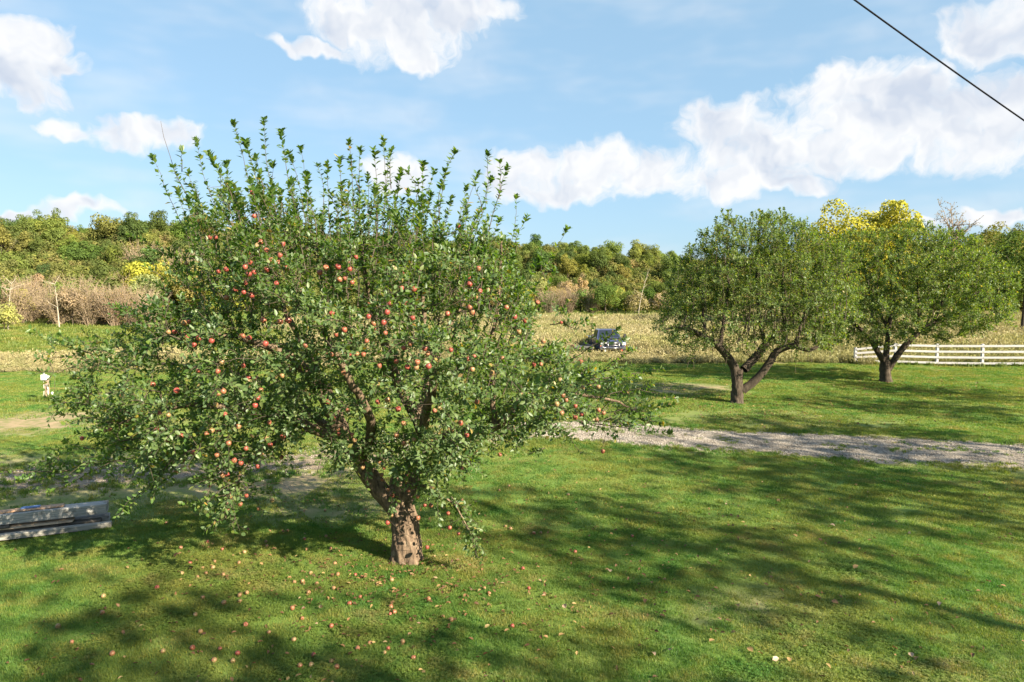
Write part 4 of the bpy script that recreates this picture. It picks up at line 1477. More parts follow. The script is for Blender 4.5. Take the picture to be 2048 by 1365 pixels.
tree2 = orchard_tree(D2, OUT2, [
    ([b_(1478, 770), b_(1470, 735), b_(1445, 700, -.2), b_(1410, 675, -.4), b_(1365, 655, -.6), b_(1325, 660, -.8)], [0.22, 0.19, 0.16, 0.13, 0.09, 0.03]),
    ([b_(1490, 740), b_(1510, 718, .2), b_(1532, 690, .3), b_(1548, 668, .4), b_(1570, 655, .5), b_(1562, 600, .5), b_(1565, 520, .5)], [0.18, 0.17, 0.15, 0.12, 0.09, 0.06, 0.02]),
    ([b_(1488, 782), b_(1515, 760, -.1), b_(1540, 728, -.2), b_(1556, 703, -.2), b_(1590, 692, -.4), b_(1620, 700, -.5), b_(1650, 688, -.6)], [0.19, 0.17, 0.16, 0.15, 0.12, 0.09, 0.03]),
    ([b_(1440, 695, -.2), b_(1448, 640, -.2), b_(1455, 560, 0), b_(1450, 480, 0)], [0.09, 0.07, 0.05, 0.02]),
    ([b_(1530, 690, .3), b_(1518, 630, .8), b_(1510, 540, 1.0), b_(1515, 460, 1)], [0.09, 0.07, 0.05, 0.02]),
    ([b_(1410, 675, -.4), b_(1405, 600, .3), b_(1400, 540, .6)], [0.07, 0.05, 0.02]),
    ([b_(1590, 692, -.4), b_(1610, 620, -.4), b_(1625, 540, -.2)], [0.08, 0.05, 0.02]),
], ([b_(1477, 812), b_(1478, 790), b_(1477, 765), b_(1480, 738)], [0.27, 0.24, 0.23, 0.19]), 31, 1150, 3.2, None, 0.112, 3, spr2,
    'broad apple tree across the drive with forked trunk splitting near the ground', (M['bark_dark'], M['leaf_apple_far']), open_to=3.6, open_dx=0.2, open_w=2.3)

D3 = 35.1
c3 = lambda x, y, dy=0.0: at(x, y, D3 + dy)
OUT3 = [(1630, 570), (1650, 500), (1700, 470), (1760, 470), (1800, 455), (1850, 460), (1900, 470), (1960, 500), (2005, 540), (2015, 600), (1990, 650), (1930, 668), (1880, 680), (1830, 670), (1790, 690), (1730, 690), (1690, 680), (1640, 690), (1630, 640)]
spr3 = [(x_, np.interp(x_, [1640, 1720, 1850, 2000], [510, 455, 445, 510]) + r2.uniform(0, 26), r2.uniform(1.0, 1.7)) for x_ in r2.uniform(1650, 1990, 30)]
spr3 += [(r2.uniform(1660, 1960), r2.uniform(455, 600), r2.uniform(1.0, 2.0)) for _ in range(70)]
tree3 = orchard_tree(D3, OUT3, [
    ([c3(1772, 725), c3(1755, 700, -.2), c3(1735, 670, -.4), c3(1700, 640, -.6), c3(1670, 600, -.6)], [0.17, 0.13, 0.10, 0.07, 0.02]),
    ([c3(1774, 720), c3(1776, 690, .2), c3(1780, 640, .4), c3(1790, 570, .4), c3(1795, 500, .4)], [0.17, 0.13, 0.10, 0.06, 0.02]),
    ([c3(1780, 740), c3(1805, 700, -.2), c3(1835, 668, -.3), c3(1870, 645, -.4), c3(1905, 625, -.5), c3(1950, 622, -.6)], [0.17, 0.15, 0.13, 0.10, 0.07, 0.02]),
    ([c3(1865, 648, -.4), c3(1885, 600, 0), c3(1905, 540, .2)], [0.09, 0.06, 0.02]),
    ([c3(1778, 660, .3), c3(1740, 590, 1.2), c3(1720, 520, 1.4)], [0.09, 0.06, 0.02]),
    ([c3(1840, 665, -.3), c3(1835, 600, -1.3), c3(1830, 530, -1.4)], [0.08, 0.05, 0.02]),
], ([c3(1776, 768), c3(1775, 750), c3(1773, 730), c3(1773, 715)], [0.29, 0.26, 0.25, 0.2]), 47, 1200, 3.9, None, 0.125, 3, spr3,
    'apple tree before the white fence with three limbs rising from a short trunk', (M['bark_dark'], M['leaf_apple_far']))

# each tree's own base
for root, foot in ((tree2, b_(1477, 808)), (tree3, c3(1776, 765))):
    for ch in root.children:
        ch.location = (-foot[0], -foot[1], 0)
    root.location = (foot[0], foot[1], 0)
# ------------------------------------------------------------------ woodland trees


def lobed_crown(seed, rad, height, lobes, cards, size, base=0.25, squash=1.0, spread=1.0):
    """leaf sprays on the outside of many lobes: returns card centres, normals, sizes and tints"""
    r = np.random.default_rng(seed)
    zc = height * (base + (1 - base) * 0.5)
    hz_ = height * (1 - base) * 0.5
    L = []
    for i in range(lobes):
        u = unit(r.normal(0, 1, 3))
        u[2] = abs(u[2]) * 0.9 + r.uniform(-0.75, 0.25)
        q = u * r.uniform(0.45, 0.82) * np.array([rad, rad, hz_]) * spread
        L.append((q + np.array([0, 0, zc]), r.uniform(0.26, 0.46) * rad))
    L.append((np.array([0, 0, zc]), rad * 0.6))
    pos, nor, tin = [], [], []
    per = cards // len(L)
    for c, lr in L:
        n_ = unit(r.normal(0, 1, (per, 3)) + np.array([0, 0, 0.35]))
        rr = lr * r.uniform(0.72, 1.08, per)
        pos.append(c + n_ * rr[:, None] * np.array([1, 1, squash]))
        nor.append(n_)
        tin.append(np.clip(r.normal(0.5, 0.12, per) + r.normal(0, 0.16), 0, 1))
    pos, nor, tin = np.concatenate(pos), np.concatenate(nor), np.concatenate(tin)
    keep = pos[:, 2] > height * base * 0.7
    return pos[keep], nor[keep], tin[keep], size * r.uniform(0.6, 1.4, keep.sum()), r


def cards_arrays(pos, nor, size, r, jit=0.55):
    """each spray is a bent four-cornered leaf cluster facing roughly outward"""
    n_ = len(pos)
    nn = unit(nor + r.normal(0, jit, (n_, 3)))
    a = unit(np.cross(nn, unit(r.normal(0, 1, (n_, 3)))))
    b = np.cross(nn, a)
    s = size[:, None]
    j = lambda: r.uniform(0.6, 1.2, (n_, 1))
    v = np.stack([pos - a * s * j() - nn * s * .15, pos - b * s * .6 * j(), pos + a * s * j() - nn * s * .2, pos + b * s * .6 * j()], 1)
    f = np.arange(n_ * 4).reshape(-1, 4)
    return v.reshape(-1, 3), f


def wood_mesh(name, seed, rad, height, lobes, cards, size, base=0.25, trunk_r=0.16, bark=None, branches=6, squash=1.0, spread=1.0, jit=0.5):
    pos, nor, tin, sz_, r = lobed_crown(seed, rad, height, lobes, cards, size, base, squash, spread)
    v, f = cards_arrays(pos, nor, sz_, r, jit)
    polys_ = [(np.array([(0, 0, -0.5), (r.normal(0, .1), r.normal(0, .1), height * 0.4), (r.normal(0, .2), r.normal(0, .2), height * 0.85)]), np.array([trunk_r * 1.3, trunk_r, trunk_r * .3]))]
    for _ in range(branches):
        a = r.uniform(0, 6.28)
        z0 = r.uniform(.2, .6) * height
        q = np.array([math.cos(a), math.sin(a), 0.9]) * rad * r.uniform(.5, .9)
        polys_.append((np.array([(0, 0, z0), q * .5 + (0, 0, z0 + .1), q + (0, 0, z0)]), np.array([trunk_r * .5, trunk_r * .35, trunk_r * .12])))
    return crown_and_trunk(name, v, f, np.repeat(tin, 4), polys_, bark or M['bark_dark'])


def crown_and_trunk(name, v, f, tin, polys_, bark):
    cm = mesh_from('crown', v, f, M['leaf_wood'], {'tint': tin})
    tm = tubes_mesh('trunk', polys_, bark, lambda q: 5)
    return cm, tm


def brush_mesh(seed, rad, height, stems, cards, size, bark, thick=1.0):
    """a leafless or thinly leaved thicket: many fine stems fanning up from the ground"""
    r = np.random.default_rng(seed)
    polys_, pos = [], []
    for i in range(stems):
        a = r.uniform(0, 6.28)
        d = np.array([math.cos(a), math.sin(a), 0])
        e = d * rad * math.sqrt(r.uniform(0, 1)) + np.array([0, 0, height * r.uniform(.55, 1.0)])
        b = d * r.uniform(0, .5)
        m = (b + e) / 2 + d * -0.12 * rad + r.normal(0, .25, 3)
        c = bezier(b, m, e, 6)
        polys_.append((c, np.linspace(0.05, 0.012, 6) * thick))
        for _ in range(7):
            t = r.uniform(.3, 1)
            q = c[int(t * 5)]
            w = q + unit(r.normal(0, 1, 3) + np.array([0, 0, .8]) + d * .4) * r.uniform(.5, 1.4)
            polys_.append((np.array([q, (q + w) / 2 + r.normal(0, .08, 3), w]), np.array([0.022, .016, .008]) * thick))
            pos.append(w)
            pos.append((q + w) / 2)
    pos = np.array(pos)
    pos = pos[r.integers(0, len(pos), cards)] + r.normal(0, 0.3, (cards, 3))
    pos = pos[pos[:, 2] > 0.2]
    v, f = cards_arrays(pos, r.normal(0, 1, pos.shape), size * r.uniform(.5, 1.3, len(pos)), r)
    return crown_and_trunk('brush', v, f, np.repeat(np.clip(r.normal(.5, .2, len(pos)), 0, 1), 4), polys_, bark)


n = NT('grey twigs')
M['bark_grey'] = n.pbr(n.ramp(n.noise(n.objco(), 3.0, 3), [(0.3, (0.16, 0.12, 0.085)), (0.7, (0.32, 0.26, 0.20))]), 0.9, spec=0.1)

far_v = [wood_mesh('w', 100 + i, 4.6, 12.0, 26, 4600, 0.26, 0.10, squash=.9, jit=.3) for i in range(5)]
far_v += [wood_mesh('w', 120 + i, 3.4, 12.5, 22, 3600, 0.24, 0.08, squash=1.1, jit=.3) for i in range(3)]
mid_v = [wood_mesh('w', 140 + i, 3.6, 8.5, 24, 6000, 0.16, 0.08) for i in range(3)]
brush_v = [brush_mesh(160 + i, 3.4, 6.6, 85, 3000, 0.085, M['bark_grey']) for i in range(3)]
near_v = [wood_mesh('w', 180 + i, 4.2, 12.0, 30, 9000, 0.145, 0.10, branches=10) for i in range(3)]
tall_v = wood_mesh('w', 190, 3.0, 16.0, 17, 4200, 0.20, 0.15, branches=12, spread=1.15)


def scrag_mesh(seed):
    r = np.random.default_rng(seed)
    top = np.array([0.2, 0, 11.5])
    polys_ = [(np.array([(0, 0, -.5), (.1, 0, 6), top]), np.array([.22, .17, .11]))]
    pos = []
    for i in range(15):
        a = r.uniform(0, 6.28)
        b0 = np.array([.12, 0, r.uniform(8.0, 11.4)])
        e_ = b0 + np.array([math.cos(a) * r.uniform(.8, 2.9), math.sin(a) * 2.0, r.uniform(2.0, 5.8)])
        c_ = bezier(b0, b0 + (e_ - b0) * np.array([.25, .25, .6]), e_, 7)
        c_[1:] += r.normal(0, .1, (6, 3))
        polys_.append((c_, np.linspace(.075, .02, 7)))
        for j in range(16):
            k_ = int(r.integers(2, 7))
            w_ = c_[k_] + unit(r.normal(0, 1, 3) + np.array([math.cos(a) * .5, 0, .5])) * r.uniform(.4, 1.2)
            polys_.append((np.array([c_[k_], (c_[k_] + w_) / 2 + r.normal(0, .08, 3), w_]), np.array([.03, .022, .012])))
            pos += [w_, w_ + r.normal(0, .15, 3), (c_[k_] + w_) / 2]
    pos = np.array(pos)
    pos = np.concatenate([pos, np.stack([r.normal(0, 1.2, 500), r.normal(0, 1.2, 500), r.uniform(3, 11, 500)], -1)])
    v, f = cards_arrays(pos, r.normal(0, 1, pos.shape), 0.11 * r.uniform(.5, 1.3, len(pos)), r)
    return crown_and_trunk('w', v, f, np.repeat(np.clip(r.normal(.5, .2, len(pos)), 0, 1), 4), polys_, M['bark_grey'])


scrag_v = scrag_mesh(195)
shrub_v = [wood_mesh('w', 200 + i, 2.6, 4.6, 12, 2200, 0.16, 0.0, 0.08) for i in range(2)]

WOODC = {'dark green': (0.076, 0.115, 0.040), 'mid green': (0.116, 0.155, 0.046), 'olive green': (0.165, 0.175, 0.058), 'yellow-green': (0.285, 0.290, 0.065),
         'golden yellow': (0.265, 0.26, 0.115), 'russet brown': (0.20, 0.15, 0.095), 'orange tan': (0.26, 0.205, 0.13), 'dry tan': (0.31, 0.24, 0.145)}
wood_items = []


def place_wood(variant, x, y, colour, s=1.0, name='woodland_tree', base=None, cat='tree', group=None, parts=True, sz=None, rz=None, sink=0.15):
    z = float(terrain(x, y)) - sink
    root = empty(name, (x, y, z), random.uniform(0, 6.28) if rz is None else rz)
    root.scale = (s, s, s * (sz or random.uniform(0.9, 1.12)))
    c = WOODC[colour]
    j = [random.uniform(0.84, 1.18) for _ in range(3)]
    col = (c[0] * j[0], c[1] * (j[0] + j[1]) / 2, c[2] * j[2], 1)
    for nm, me in (('trunk', variant[1]), ('crown', variant[0])):
        o = link(nm, me, root)
        o.color = col
        if nm == 'crown':
            o['kind'] = 'stuff'
    tag(root, None, cat, group)
    sx = 1024 + FOC * x / y
    wood_items.append((root, base, sx))
    return root


# the wood on the hill, front row to skyline
rw = np.random.default_rng(77)
COLS = list(WOODC)


def zone(u, t):
    side = 'left hill' if u < -0.30 else ('hill behind the crown' if u < 0.06 else ('hill behind the truck' if u < 0.27 else 'right hill'))
    row = 'skyline of the ' if t > 0.72 else ('foot of the ' if t < 0.22 else 'middle slope of the ')
    return row + side


r0 = 108.0
rows = []
r_ = 100.0
while r_ < 268:
    rows.append(r_)
    r_ += 10.5 + 0.018 * (r_ - 100)
for ri, rad_ in enumerate(rows):
    u = -0.80 + rw.uniform(0, 0.03)
    while u < 0.80:
        near_ = float(np.interp(u, [-3, -0.45, -0.25, 0.1, 3], [112, 112, 139, 160, 156]))
        far_ = float(np.interp(u, [-3, -0.45, -0.1, 3], [238, 238, 264, 264]))
        step = (6.6 + rw.uniform(-1, 1.5)) / rad_
        jr = rad_ + rw.uniform(-3.5, 3.5)
        uu_ = u + rw.uniform(-.3, .3) * step
        u += step
        if jr < near_ or jr > far_:
            continue
        t = (jr - near_) / (far_ - near_)
        hid = (-0.44 < uu_ < -0.03) or (0.24 < uu_ < 0.68 and t < 0.9)
        if hid and rw.uniform() < (0.72 if uu_ < 0.1 else 0.6):
            continue
        y = jr / math.hypot(1, uu_)
        x = uu_ * y
        if t < 0.15:
            pr = [.14, .18, .18, .14, .06, .12, .10, .08]
        elif t < 0.5:
            pr = [.26, .36, .26, .06, .01, .04, .01, .0]
        else:
            pr = [.24, .40, .32, .03, .0, .01, .0, .0]
        if uu_ > 0.3:
            pr = [.15, .25, .38, .16, .02, .02, .02, .0]
        c = COLS[rw.choice(8, p=np.array(pr) / sum(pr))]
        v_ = far_v[int(rw.integers(0, 8))]
        s = rw.choice([rw.uniform(.45, .62), rw.uniform(.6, .8), rw.uniform(.8, 1.0)], p=[.35, .45, .2]) * (0.8 if t < 0.12 else (0.85 if t < .5 else 0.95))
        place_wood(v_, x, y, c, s, base='%s tree on the %s' % (c, zone(uu_, t)), group='trees of the hillside wood')

# undergrowth that closes the gaps between the trees of the wood
n = NT('undergrowth leaf')
p_ = n.scaled(n.pos(), (1, 1, 0.3))
c_ = n.ramp(n.noise(p_, 0.16, 4, 0.65), [(0.3, (0.072, 0.105, 0.038)), (0.46, (0.115, 0.142, 0.048)), (0.56, (0.165, 0.165, 0.062)), (0.66, (0.225, 0.175, 0.09))])
c_ = n.mix(1.0, c_, n.ramp(n.attr('tint'), [(0, (0.65, 0.68, 0.7)), (0.5, (1, 1, 1)), (1, (1.45, 1.38, 1.1))]), 'MULTIPLY')
M['undergrowth'] = n.leafy(c_, n.mix(1.0, c_, (1.3, 1.35, .5), 'MULTIPLY'), 0.36, 0.0)
under_src = []
for i in range(4):
    pos_, nor_, tin_, sz_, r_u = lobed_crown(400 + i, 3.8, 5.6, 18, 2300, 0.25, -0.1, 0.85)
    v_, f_ = cards_arrays(pos_, nor_, sz_, r_u, 0.28)
    under_src.append(mesh_from('undergrowth', v_, f_, M['undergrowth'], {'tint': np.repeat(tin_, 4)}))
UP = []
rad_ = 108.0
while rad_ < 300:
    u = -0.82
    while u < 0.82:
        near_ = float(np.interp(u, [-3, -0.45, -0.25, 0.1, 3], [124, 124, 146, 166, 160]))
        if rad_ > near_:
            uu_ = u + rw.uniform(-.012, .012)
            jr = rad_ + rw.uniform(-2.5, 2.5)
            y = jr / math.hypot(1, uu_)
            UP.append((uu_ * y, y))
        u += 5.2 / rad_
    rad_ += 6.5
UP = np.array(UP)
scatter('undergrowth', under_src, np.c_[UP, terrain(UP[:, 0], UP[:, 1]) - 0.3], rw.uniform(0, 6.28, len(UP)), rw.uniform(.7, 1.15, len(UP)), rw.integers(0, 4, len(UP)), 'dense green and tan undergrowth filling the hillside wood', 'undergrowth')

# thickets and trees along the left field, nearer than the hill
for (px, py, v_, c, s, lab) in [
        (20, 655, brush_v[0], 'dry tan', 1.05, 'bare tan thicket at the left edge of the field'),
        (95, 650, brush_v[1], 'dry tan', 1.0, 'bare tan thicket round the pale dead stem'),
        (160, 648, brush_v[2], 'orange tan', 1.15, 'rounded orange tan thicket left of the yellow trees'),
        (205, 646, brush_v[0], 'russet brown', 1.0, 'russet thicket against the yellow trees'),
        (60, 652, brush_v[2], 'orange tan', 0.8, 'low orange thicket between the tan ones'),
        (255, 645, brush_v[1], 'dry tan', 1.1, 'grey tan thicket below the yellow trees'),
        (8, 662, shrub_v[0], 'golden yellow', 0.75, 'small yellow shrub at the left picture edge'),
        (300, 648, mid_v[0], 'golden yellow', 0.95, 'pale yellow tree behind the left apple boughs'),
        (345, 646, mid_v[1], 'yellow-green', 1.1, 'yellow-green tree behind the left apple boughs'),
        (400, 648, mid_v[2], 'golden yellow', 1.15, 'tall yellow tree behind the apple tree'),
        (455, 650, mid_v[0], 'yellow-green', 0.95, 'yellow-green tree deep behind the apple crown'),
        (235, 640, mid_v[1], 'yellow-green', 0.55, 'small yellow-green tree above the russet thicket'),
        (110, 632, mid_v[2], 'golden yellow', 0.5, 'small golden tree in front of the green wood'),
        (15, 632, mid_v[0], 'golden yellow', 0.85, 'golden tree behind the tan thickets at far left'),
        (360, 636, brush_v[2], 'dry tan', 1.5, 'tall bare grey tree above the yellow trees'),
        (290, 634, brush_v[0], 'dry tan', 1.35, 'bare grey tree behind the pale yellow tree')]:
    x, y = ground_at(px, py)
    place_wood(v_, x, y, c, s, 'thicket' if 'thicket' in lab else ('shrub' if 'shrub' in lab else 'field_tree'), lab, 'shrub' if ('thicket' in lab or 'shrub' in lab) else 'tree', 'field edge trees and thickets')

for k, px in enumerate(range(-30, 330, 24)):
    x, y = ground_at(px + rw.uniform(-8, 8), 653 + rw.uniform(-3, 5))
    c = ('dry tan', 'orange tan', 'dry tan', 'russet brown')[k % 4]
    place_wood(brush_v[k % 3], x, y, c, rw.uniform(.8, 1.05), 'thicket', '%s thicket along the left field edge' % c, 'shrub', 'field edge trees and thickets')

# mixed small trees along the far side of the meadow
rm = np.random.default_rng(9)
for k, px in enumerate(np.concatenate([np.arange(1075, 1345, 22), np.arange(560, 1075, 60)])):
    x, y = ground_at(px + rm.uniform(-5, 5), 630 + rm.uniform(-2, 2))
    c = ['orange tan', 'olive green', 'russet brown', 'dark green', 'yellow-green', 'dry tan', 'mid green'][int(rm.integers(0, 7))]
    v_ = [shrub_v[0], shrub_v[1], mid_v[0], mid_v[1], brush_v[1]][int(rm.integers(0, 5))]
    s = rm.uniform(0.8, 1.15) * (1.35 if v_ in shrub_v else 0.9)
    place_wood(v_, x, y, c, s, 'meadow_edge_tree', '%s small tree at the far edge of the meadow' % c, 'tree', 'small trees beyond the meadow')

# trees behind the right-hand apple trees
for (px, py, v_, c, s, sz, nm, lab) in [
        (1685, 662, near_v[0], 'yellow-green', 1.40, 0.98, 'field_tree', 'yellow-green tree between and behind the two far apple trees'),
        (1620, 655, near_v[2], 'olive green', 1.05, 0.95, 'field_tree', 'olive tree just behind the broad apple tree'),
        (1780, 664, tall_v, 'yellow-green', 1.06, 1.0, 'field_tree', 'tall slender yellowing tree standing above the fence apple tree'),
        (1745, 664, near_v[1], 'yellow-green', 1.28, 0.98, 'field_tree', 'leafy yellow-green tree left of the tall slender one'),
        (1840, 662, near_v[1], 'olive green', 1.05, 0.95, 'field_tree', 'olive tree behind the fence apple tree'),
        (1900, 662, scrag_v, 'russet brown', 0.98, 1.0, 'field_tree', 'scraggy half bare tree rising above the right trees'),
        (1940, 668, near_v[2], 'yellow-green', 0.74, 0.95, 'field_tree', 'bright yellowing tree right of the fence apple tree'),
        (1995, 668, near_v[0], 'dark green', 0.85, 0.92, 'field_tree', 'dark tree near the right picture edge'),
        (2045, 672, near_v[1], 'dark green', 1.05, 0.95, 'field_tree', 'dark broad tree cut by the right picture edge'),
        (1985, 645, near_v[2], 'olive green', 1.35, 1.0, 'field_tree', 'pale olive tree rising behind the dark right trees'),
        (2060, 645, near_v[0], 'olive green', 1.35, 1.0, 'field_tree', 'pale olive tree behind the right picture edge')]:
    x, y = ground_at(px, py)
    place_wood(v_, x, y, c, s, nm, lab, 'tree', 'trees behind the right apple trees', sz=sz)


# tall thin trees beyond the right side of the view, whose broken shade falls on the lawn
shade_v = wood_mesh('w', 191, 3.2, 17.0, 26, 1150, 0.18, 0.34, branches=8)
for (x, y, s, lab) in [(12.9, -6.3, 0.95, 'tall thin tree behind the camera on the right'), (20.2, -1.8, 1.0, 'tall thin tree right of the camera'), (16.6, -6.0, 0.85, 'shorter thin tree right behind the camera'),
                       (24.4, 1.9, 1.0, 'second tall thin tree right of the camera'), (27.8, 3.6, 1.05, 'tall thin tree far right of the camera'),
                       (28.8, 8.4, 1.0, 'tall thin tree right of the gravel drive'), (33.6, 13.3, 1.0, 'tall thin tree right beyond the gravel drive'), (36.5, 18.2, 1.0, 'tall thin tree right of the fence apple tree')]:
    place_wood(shade_v, x, y, 'mid green', s, 'field_tree', lab, 'tree', 'trees outside the view', sz=1.0)


# single pale dead trunks
def dead_tree(px, py, d, hgt, lean, lab, seed):
    r = np.random.default_rng(seed)
    x = (px - 1024) / FOC * d
    root = tag(empty('dead_tree', (x, d, float(terrain(x, d)) - .1)), lab, 'tree', 'dead trees by the field')
    top = np.array([lean * hgt, 0, hgt])
    c = bezier(np.zeros(3), np.array([lean * .2 * hgt, 0, hgt * .5]), top, 9)
    link('trunk', tubes_mesh('trunk', [(c, np.linspace(.10, .02, 9))], M['bark_pale'], lambda q: 8), root)
    for i in range(9):
        k = int(r.integers(3, 9))
        e = c[k] + unit(np.array([r.normal(), r.normal() * .5, r.uniform(.1, .9)])) * r.uniform(.8, 2.2)
        link('branch', tubes_mesh('branch', [(np.array([c[k], (c[k] + e) / 2 + r.normal(0, .1, 3), e]), np.array([.035, .022, .01]))], M['bark_pale'], lambda q: 5), root)


dead_tree(1276, 628, 140, 9.5, 0.22, 'pale dead tree leaning right at the far meadow edge', 1)
dead_tree(118, 655, 90, 6.0, -0.06, 'white dead stem standing in the tan thickets', 2)
dead_tree(15, 660, 86, 6.0, 0.12, 'pale forked dead stem at the left picture edge', 3)
number_labels(wood_items, '{0}, {1}')

# ------------------------------------------------------------------ white board fence
n = NT('white fence paint')
p = n.objco()
c = n.ramp(n.noise(n.scaled(p, (1.2, 6, 6)), 4.0, 6, 0.65), [(0.25, (0.22, 0.22, 0.22)), (0.4, (0.33, 0.33, 0.36)), (0.65, (0.40, 0.40, 0.44))])
M['fence'] = n.pbr(c, 0.55, n.bump(n.noise(n.scaled(p, (1, 14, 14)), 5, 4), 0.15, 0.005), spec=0.3)
fence = tag(empty('board_fence', (0, 0, 0)), 'white four-rail board fence behind the right apple tree', 'fence')
FP = [(1713, 729, 1.05), (1793, 730.5, 1.36), (1877, 731.5, 1.38), (1968, 733, 1.40), (2066, 734.5, 1.40), (2172, 736, 1.40)]
fpos = []
for (px, py, h_) in FP:
    x, y = ground_at(px, py)
    fpos.append((x, y, h_))
    z = float(terrain(x, y))
    mb = MB().box((-.075, -.075, z - .3), (.075, .075, z + h_), .012)
    mb.add([(-.085, -.085, z + h_), (.085, -.085, z + h_), (.085, .085, z + h_), (-.085, .085, z + h_), (0, 0, z + h_ + .05)], [(3, 2, 1, 0), (0, 1, 4), (1, 2, 4), (2, 3, 4), (3, 0, 4)])
    mb.build('post', M['fence'], fence, (x, y, 0))
for k in range(len(fpos) - 1):
    (x0, y0, h0), (x1, y1, h1) = fpos[k], fpos[k + 1]
    for j in range(4):
        za = h0 - 0.10 - j * (h0 - 0.28) / 3 * 0.98
        zb = h1 - 0.10 - j * (h1 - 0.28) / 3 * 0.98
        a = np.array([x0, y0 - .09, za + float(terrain(x0, y0))])
        b = np.array([x1, y1 - .09, zb + float(terrain(x1, y1))])
        d = b - a
        L = np.linalg.norm(d)
        o = MB().box((0.003, -.016, -.066), (L - .003, .016, .066), .006).build('rail', M['fence'], fence)
        o.location = a
        o.rotation_euler = (0, -math.asin(d[2] / L), math.atan2(d[1], d[0]))
fb = Vector((fpos[0][0], fpos[0][1], 0.0))
for ch in fence.children:
    ch.location = ch.location - fb
fence.location = fb
# weeds along its foot
wd = []
for k in range(len(fpos) - 1):
    for t in rng.uniform(0, 1, 34):
        wd.append((fpos[k][0] * (1 - t) + fpos[k + 1][0] * t, fpos[k][1] * (1 - t) + fpos[k + 1][1] * t + rng.normal(0, .12)))
x, y = ground_at(85, 803)
wd += [(x + rng.normal(0, .28), y + rng.normal(0, .18)) for _ in range(16)]
wd = np.array(wd)
weed_src = [blade_mesh('weed %d' % i, M['weed'], 0.22, 60, 0.08, 0.34, 0.022, 0.9, clump=4, seed=300 + i) for i in range(4)]
scatter('fence_weeds', weed_src, np.c_[wd, terrain(wd[:, 0], wd[:, 1])], rng.uniform(0, 6.28, len(wd)), rng.uniform(.5, 1.2, len(wd)), rng.integers(0, 4, len(wd)), 'green weeds at the foot of the fence and the post', 'weeds')

# ------------------------------------------------------------------ pickup truck in the tall grass
n = NT('navy car paint')
M['navy'] = n.pbr((0.032, 0.040, 0.105), 0.35, metal=0.1, spec=0.6, coat=0.7)
M['chrome'] = NT('chrome').pbr((0.30, 0.31, 0.34), 0.35, metal=1.0)
M['black'] = NT('black plastic').pbr((0.02, 0.02, 0.022), 0.55)
M['tyre'] = NT('tyre rubber').pbr((0.025, 0.025, 0.025), 0.85)
M['carglass'] = NT('tinted glass').pbr((0.012, 0.016, 0.026), 0.06, spec=0.8)
M['lamp'] = NT('headlamp glass').pbr((0.36, 0.38, 0.41), 0.2, spec=0.8)
M['amber'] = NT('amber lamp').pbr((0.55, 0.16, 0.06), 0.3)
M['redlamp'] = NT('red fog lamp cover').pbr((0.45, 0.07, 0.05), 0.35)
TX, TY = 7.45, 50.2
truck = tag(empty('pickup_truck', (TX, TY, float(terrain(TX, TY))), R(4)), 'dark blue pickup truck with chrome grille guard parked facing us in the dry grass', 'truck')
# local axes: the front looks towards -y; width 2.0, length 5.8
W2 = 0.98
hood = [(0.0, 0.62), (0.0, 1.02), (0.12, 1.12), (1.35, 1.24), (1.42, 0.62)]
bd = MB()
bd.prism([(y_ , z_) for y_, z_ in [(0.02, 0.50), (0.0, 0.98), (0.10, 1.10), (0.55, 1.18), (1.40, 1.23), (3.30, 1.25), (3.30, 0.48)]], 'x', -W2, W2)
body = bd.build('body', M['navy'], truck)
hd = MB()
hd.add([(-.62, .05, 1.10), (.62, .05, 1.10), (.74, 1.42, 1.26), (-.74, 1.42, 1.26), (-.56, .2, 1.17), (.56, .2, 1.17), (.66, 1.40, 1.31), (-.66, 1.40, 1.31)],
       [(4, 5, 6, 7), (0, 1, 5, 4), (1, 2, 6, 5), (2, 3, 7, 6), (3, 0, 4, 7)]).build('hood', M['navy'], truck)
cb = MB()
cab0 = [(-.93, 1.38, 1.22), (.93, 1.38, 1.22), (.93, 3.30, 1.22), (-.93, 3.30, 1.22)]
cab1 = [(-.70, 2.02, 1.86), (.70, 2.02, 1.86), (.72, 3.15, 1.86), (-.72, 3.15, 1.86)]
cab2 = [(-.58, 2.15, 1.91), (.58, 2.15, 1.91), (.60, 3.02, 1.91), (-.60, 3.02, 1.91)]
cb.add(cab0 + cab1 + cab2, [(0, 1, 5, 4), (1, 2, 6, 5), (2, 3, 7, 6), (3, 0, 4, 7), (4, 5, 9, 8), (5, 6, 10, 9), (6, 7, 11, 10), (7, 4, 8, 11), (8, 9, 10, 11)])
cab = cb.build('cab', M['navy'], truck)


def quad_on(a, b, c, d, inset, off, name, mat, parent):
    P4 = [np.array(q, float) for q in (a, b, c, d)]
    cen_ = sum(P4) / 4
    nrm = unit(np.cross(P4[1] - P4[0], P4[3] - P4[0]))
    Q = [cen_ + (q - cen_) * (1 - inset) for q in P4]
    mb = MB()
    mb.add([q + nrm * off for q in Q] + [q - nrm * .01 for q in Q], [(0, 1, 2, 3), (4, 7, 6, 5), (0, 4, 5, 1), (1, 5, 6, 2), (2, 6, 7, 3), (3, 7, 4, 0)])
    return mb.build(name, mat, parent)


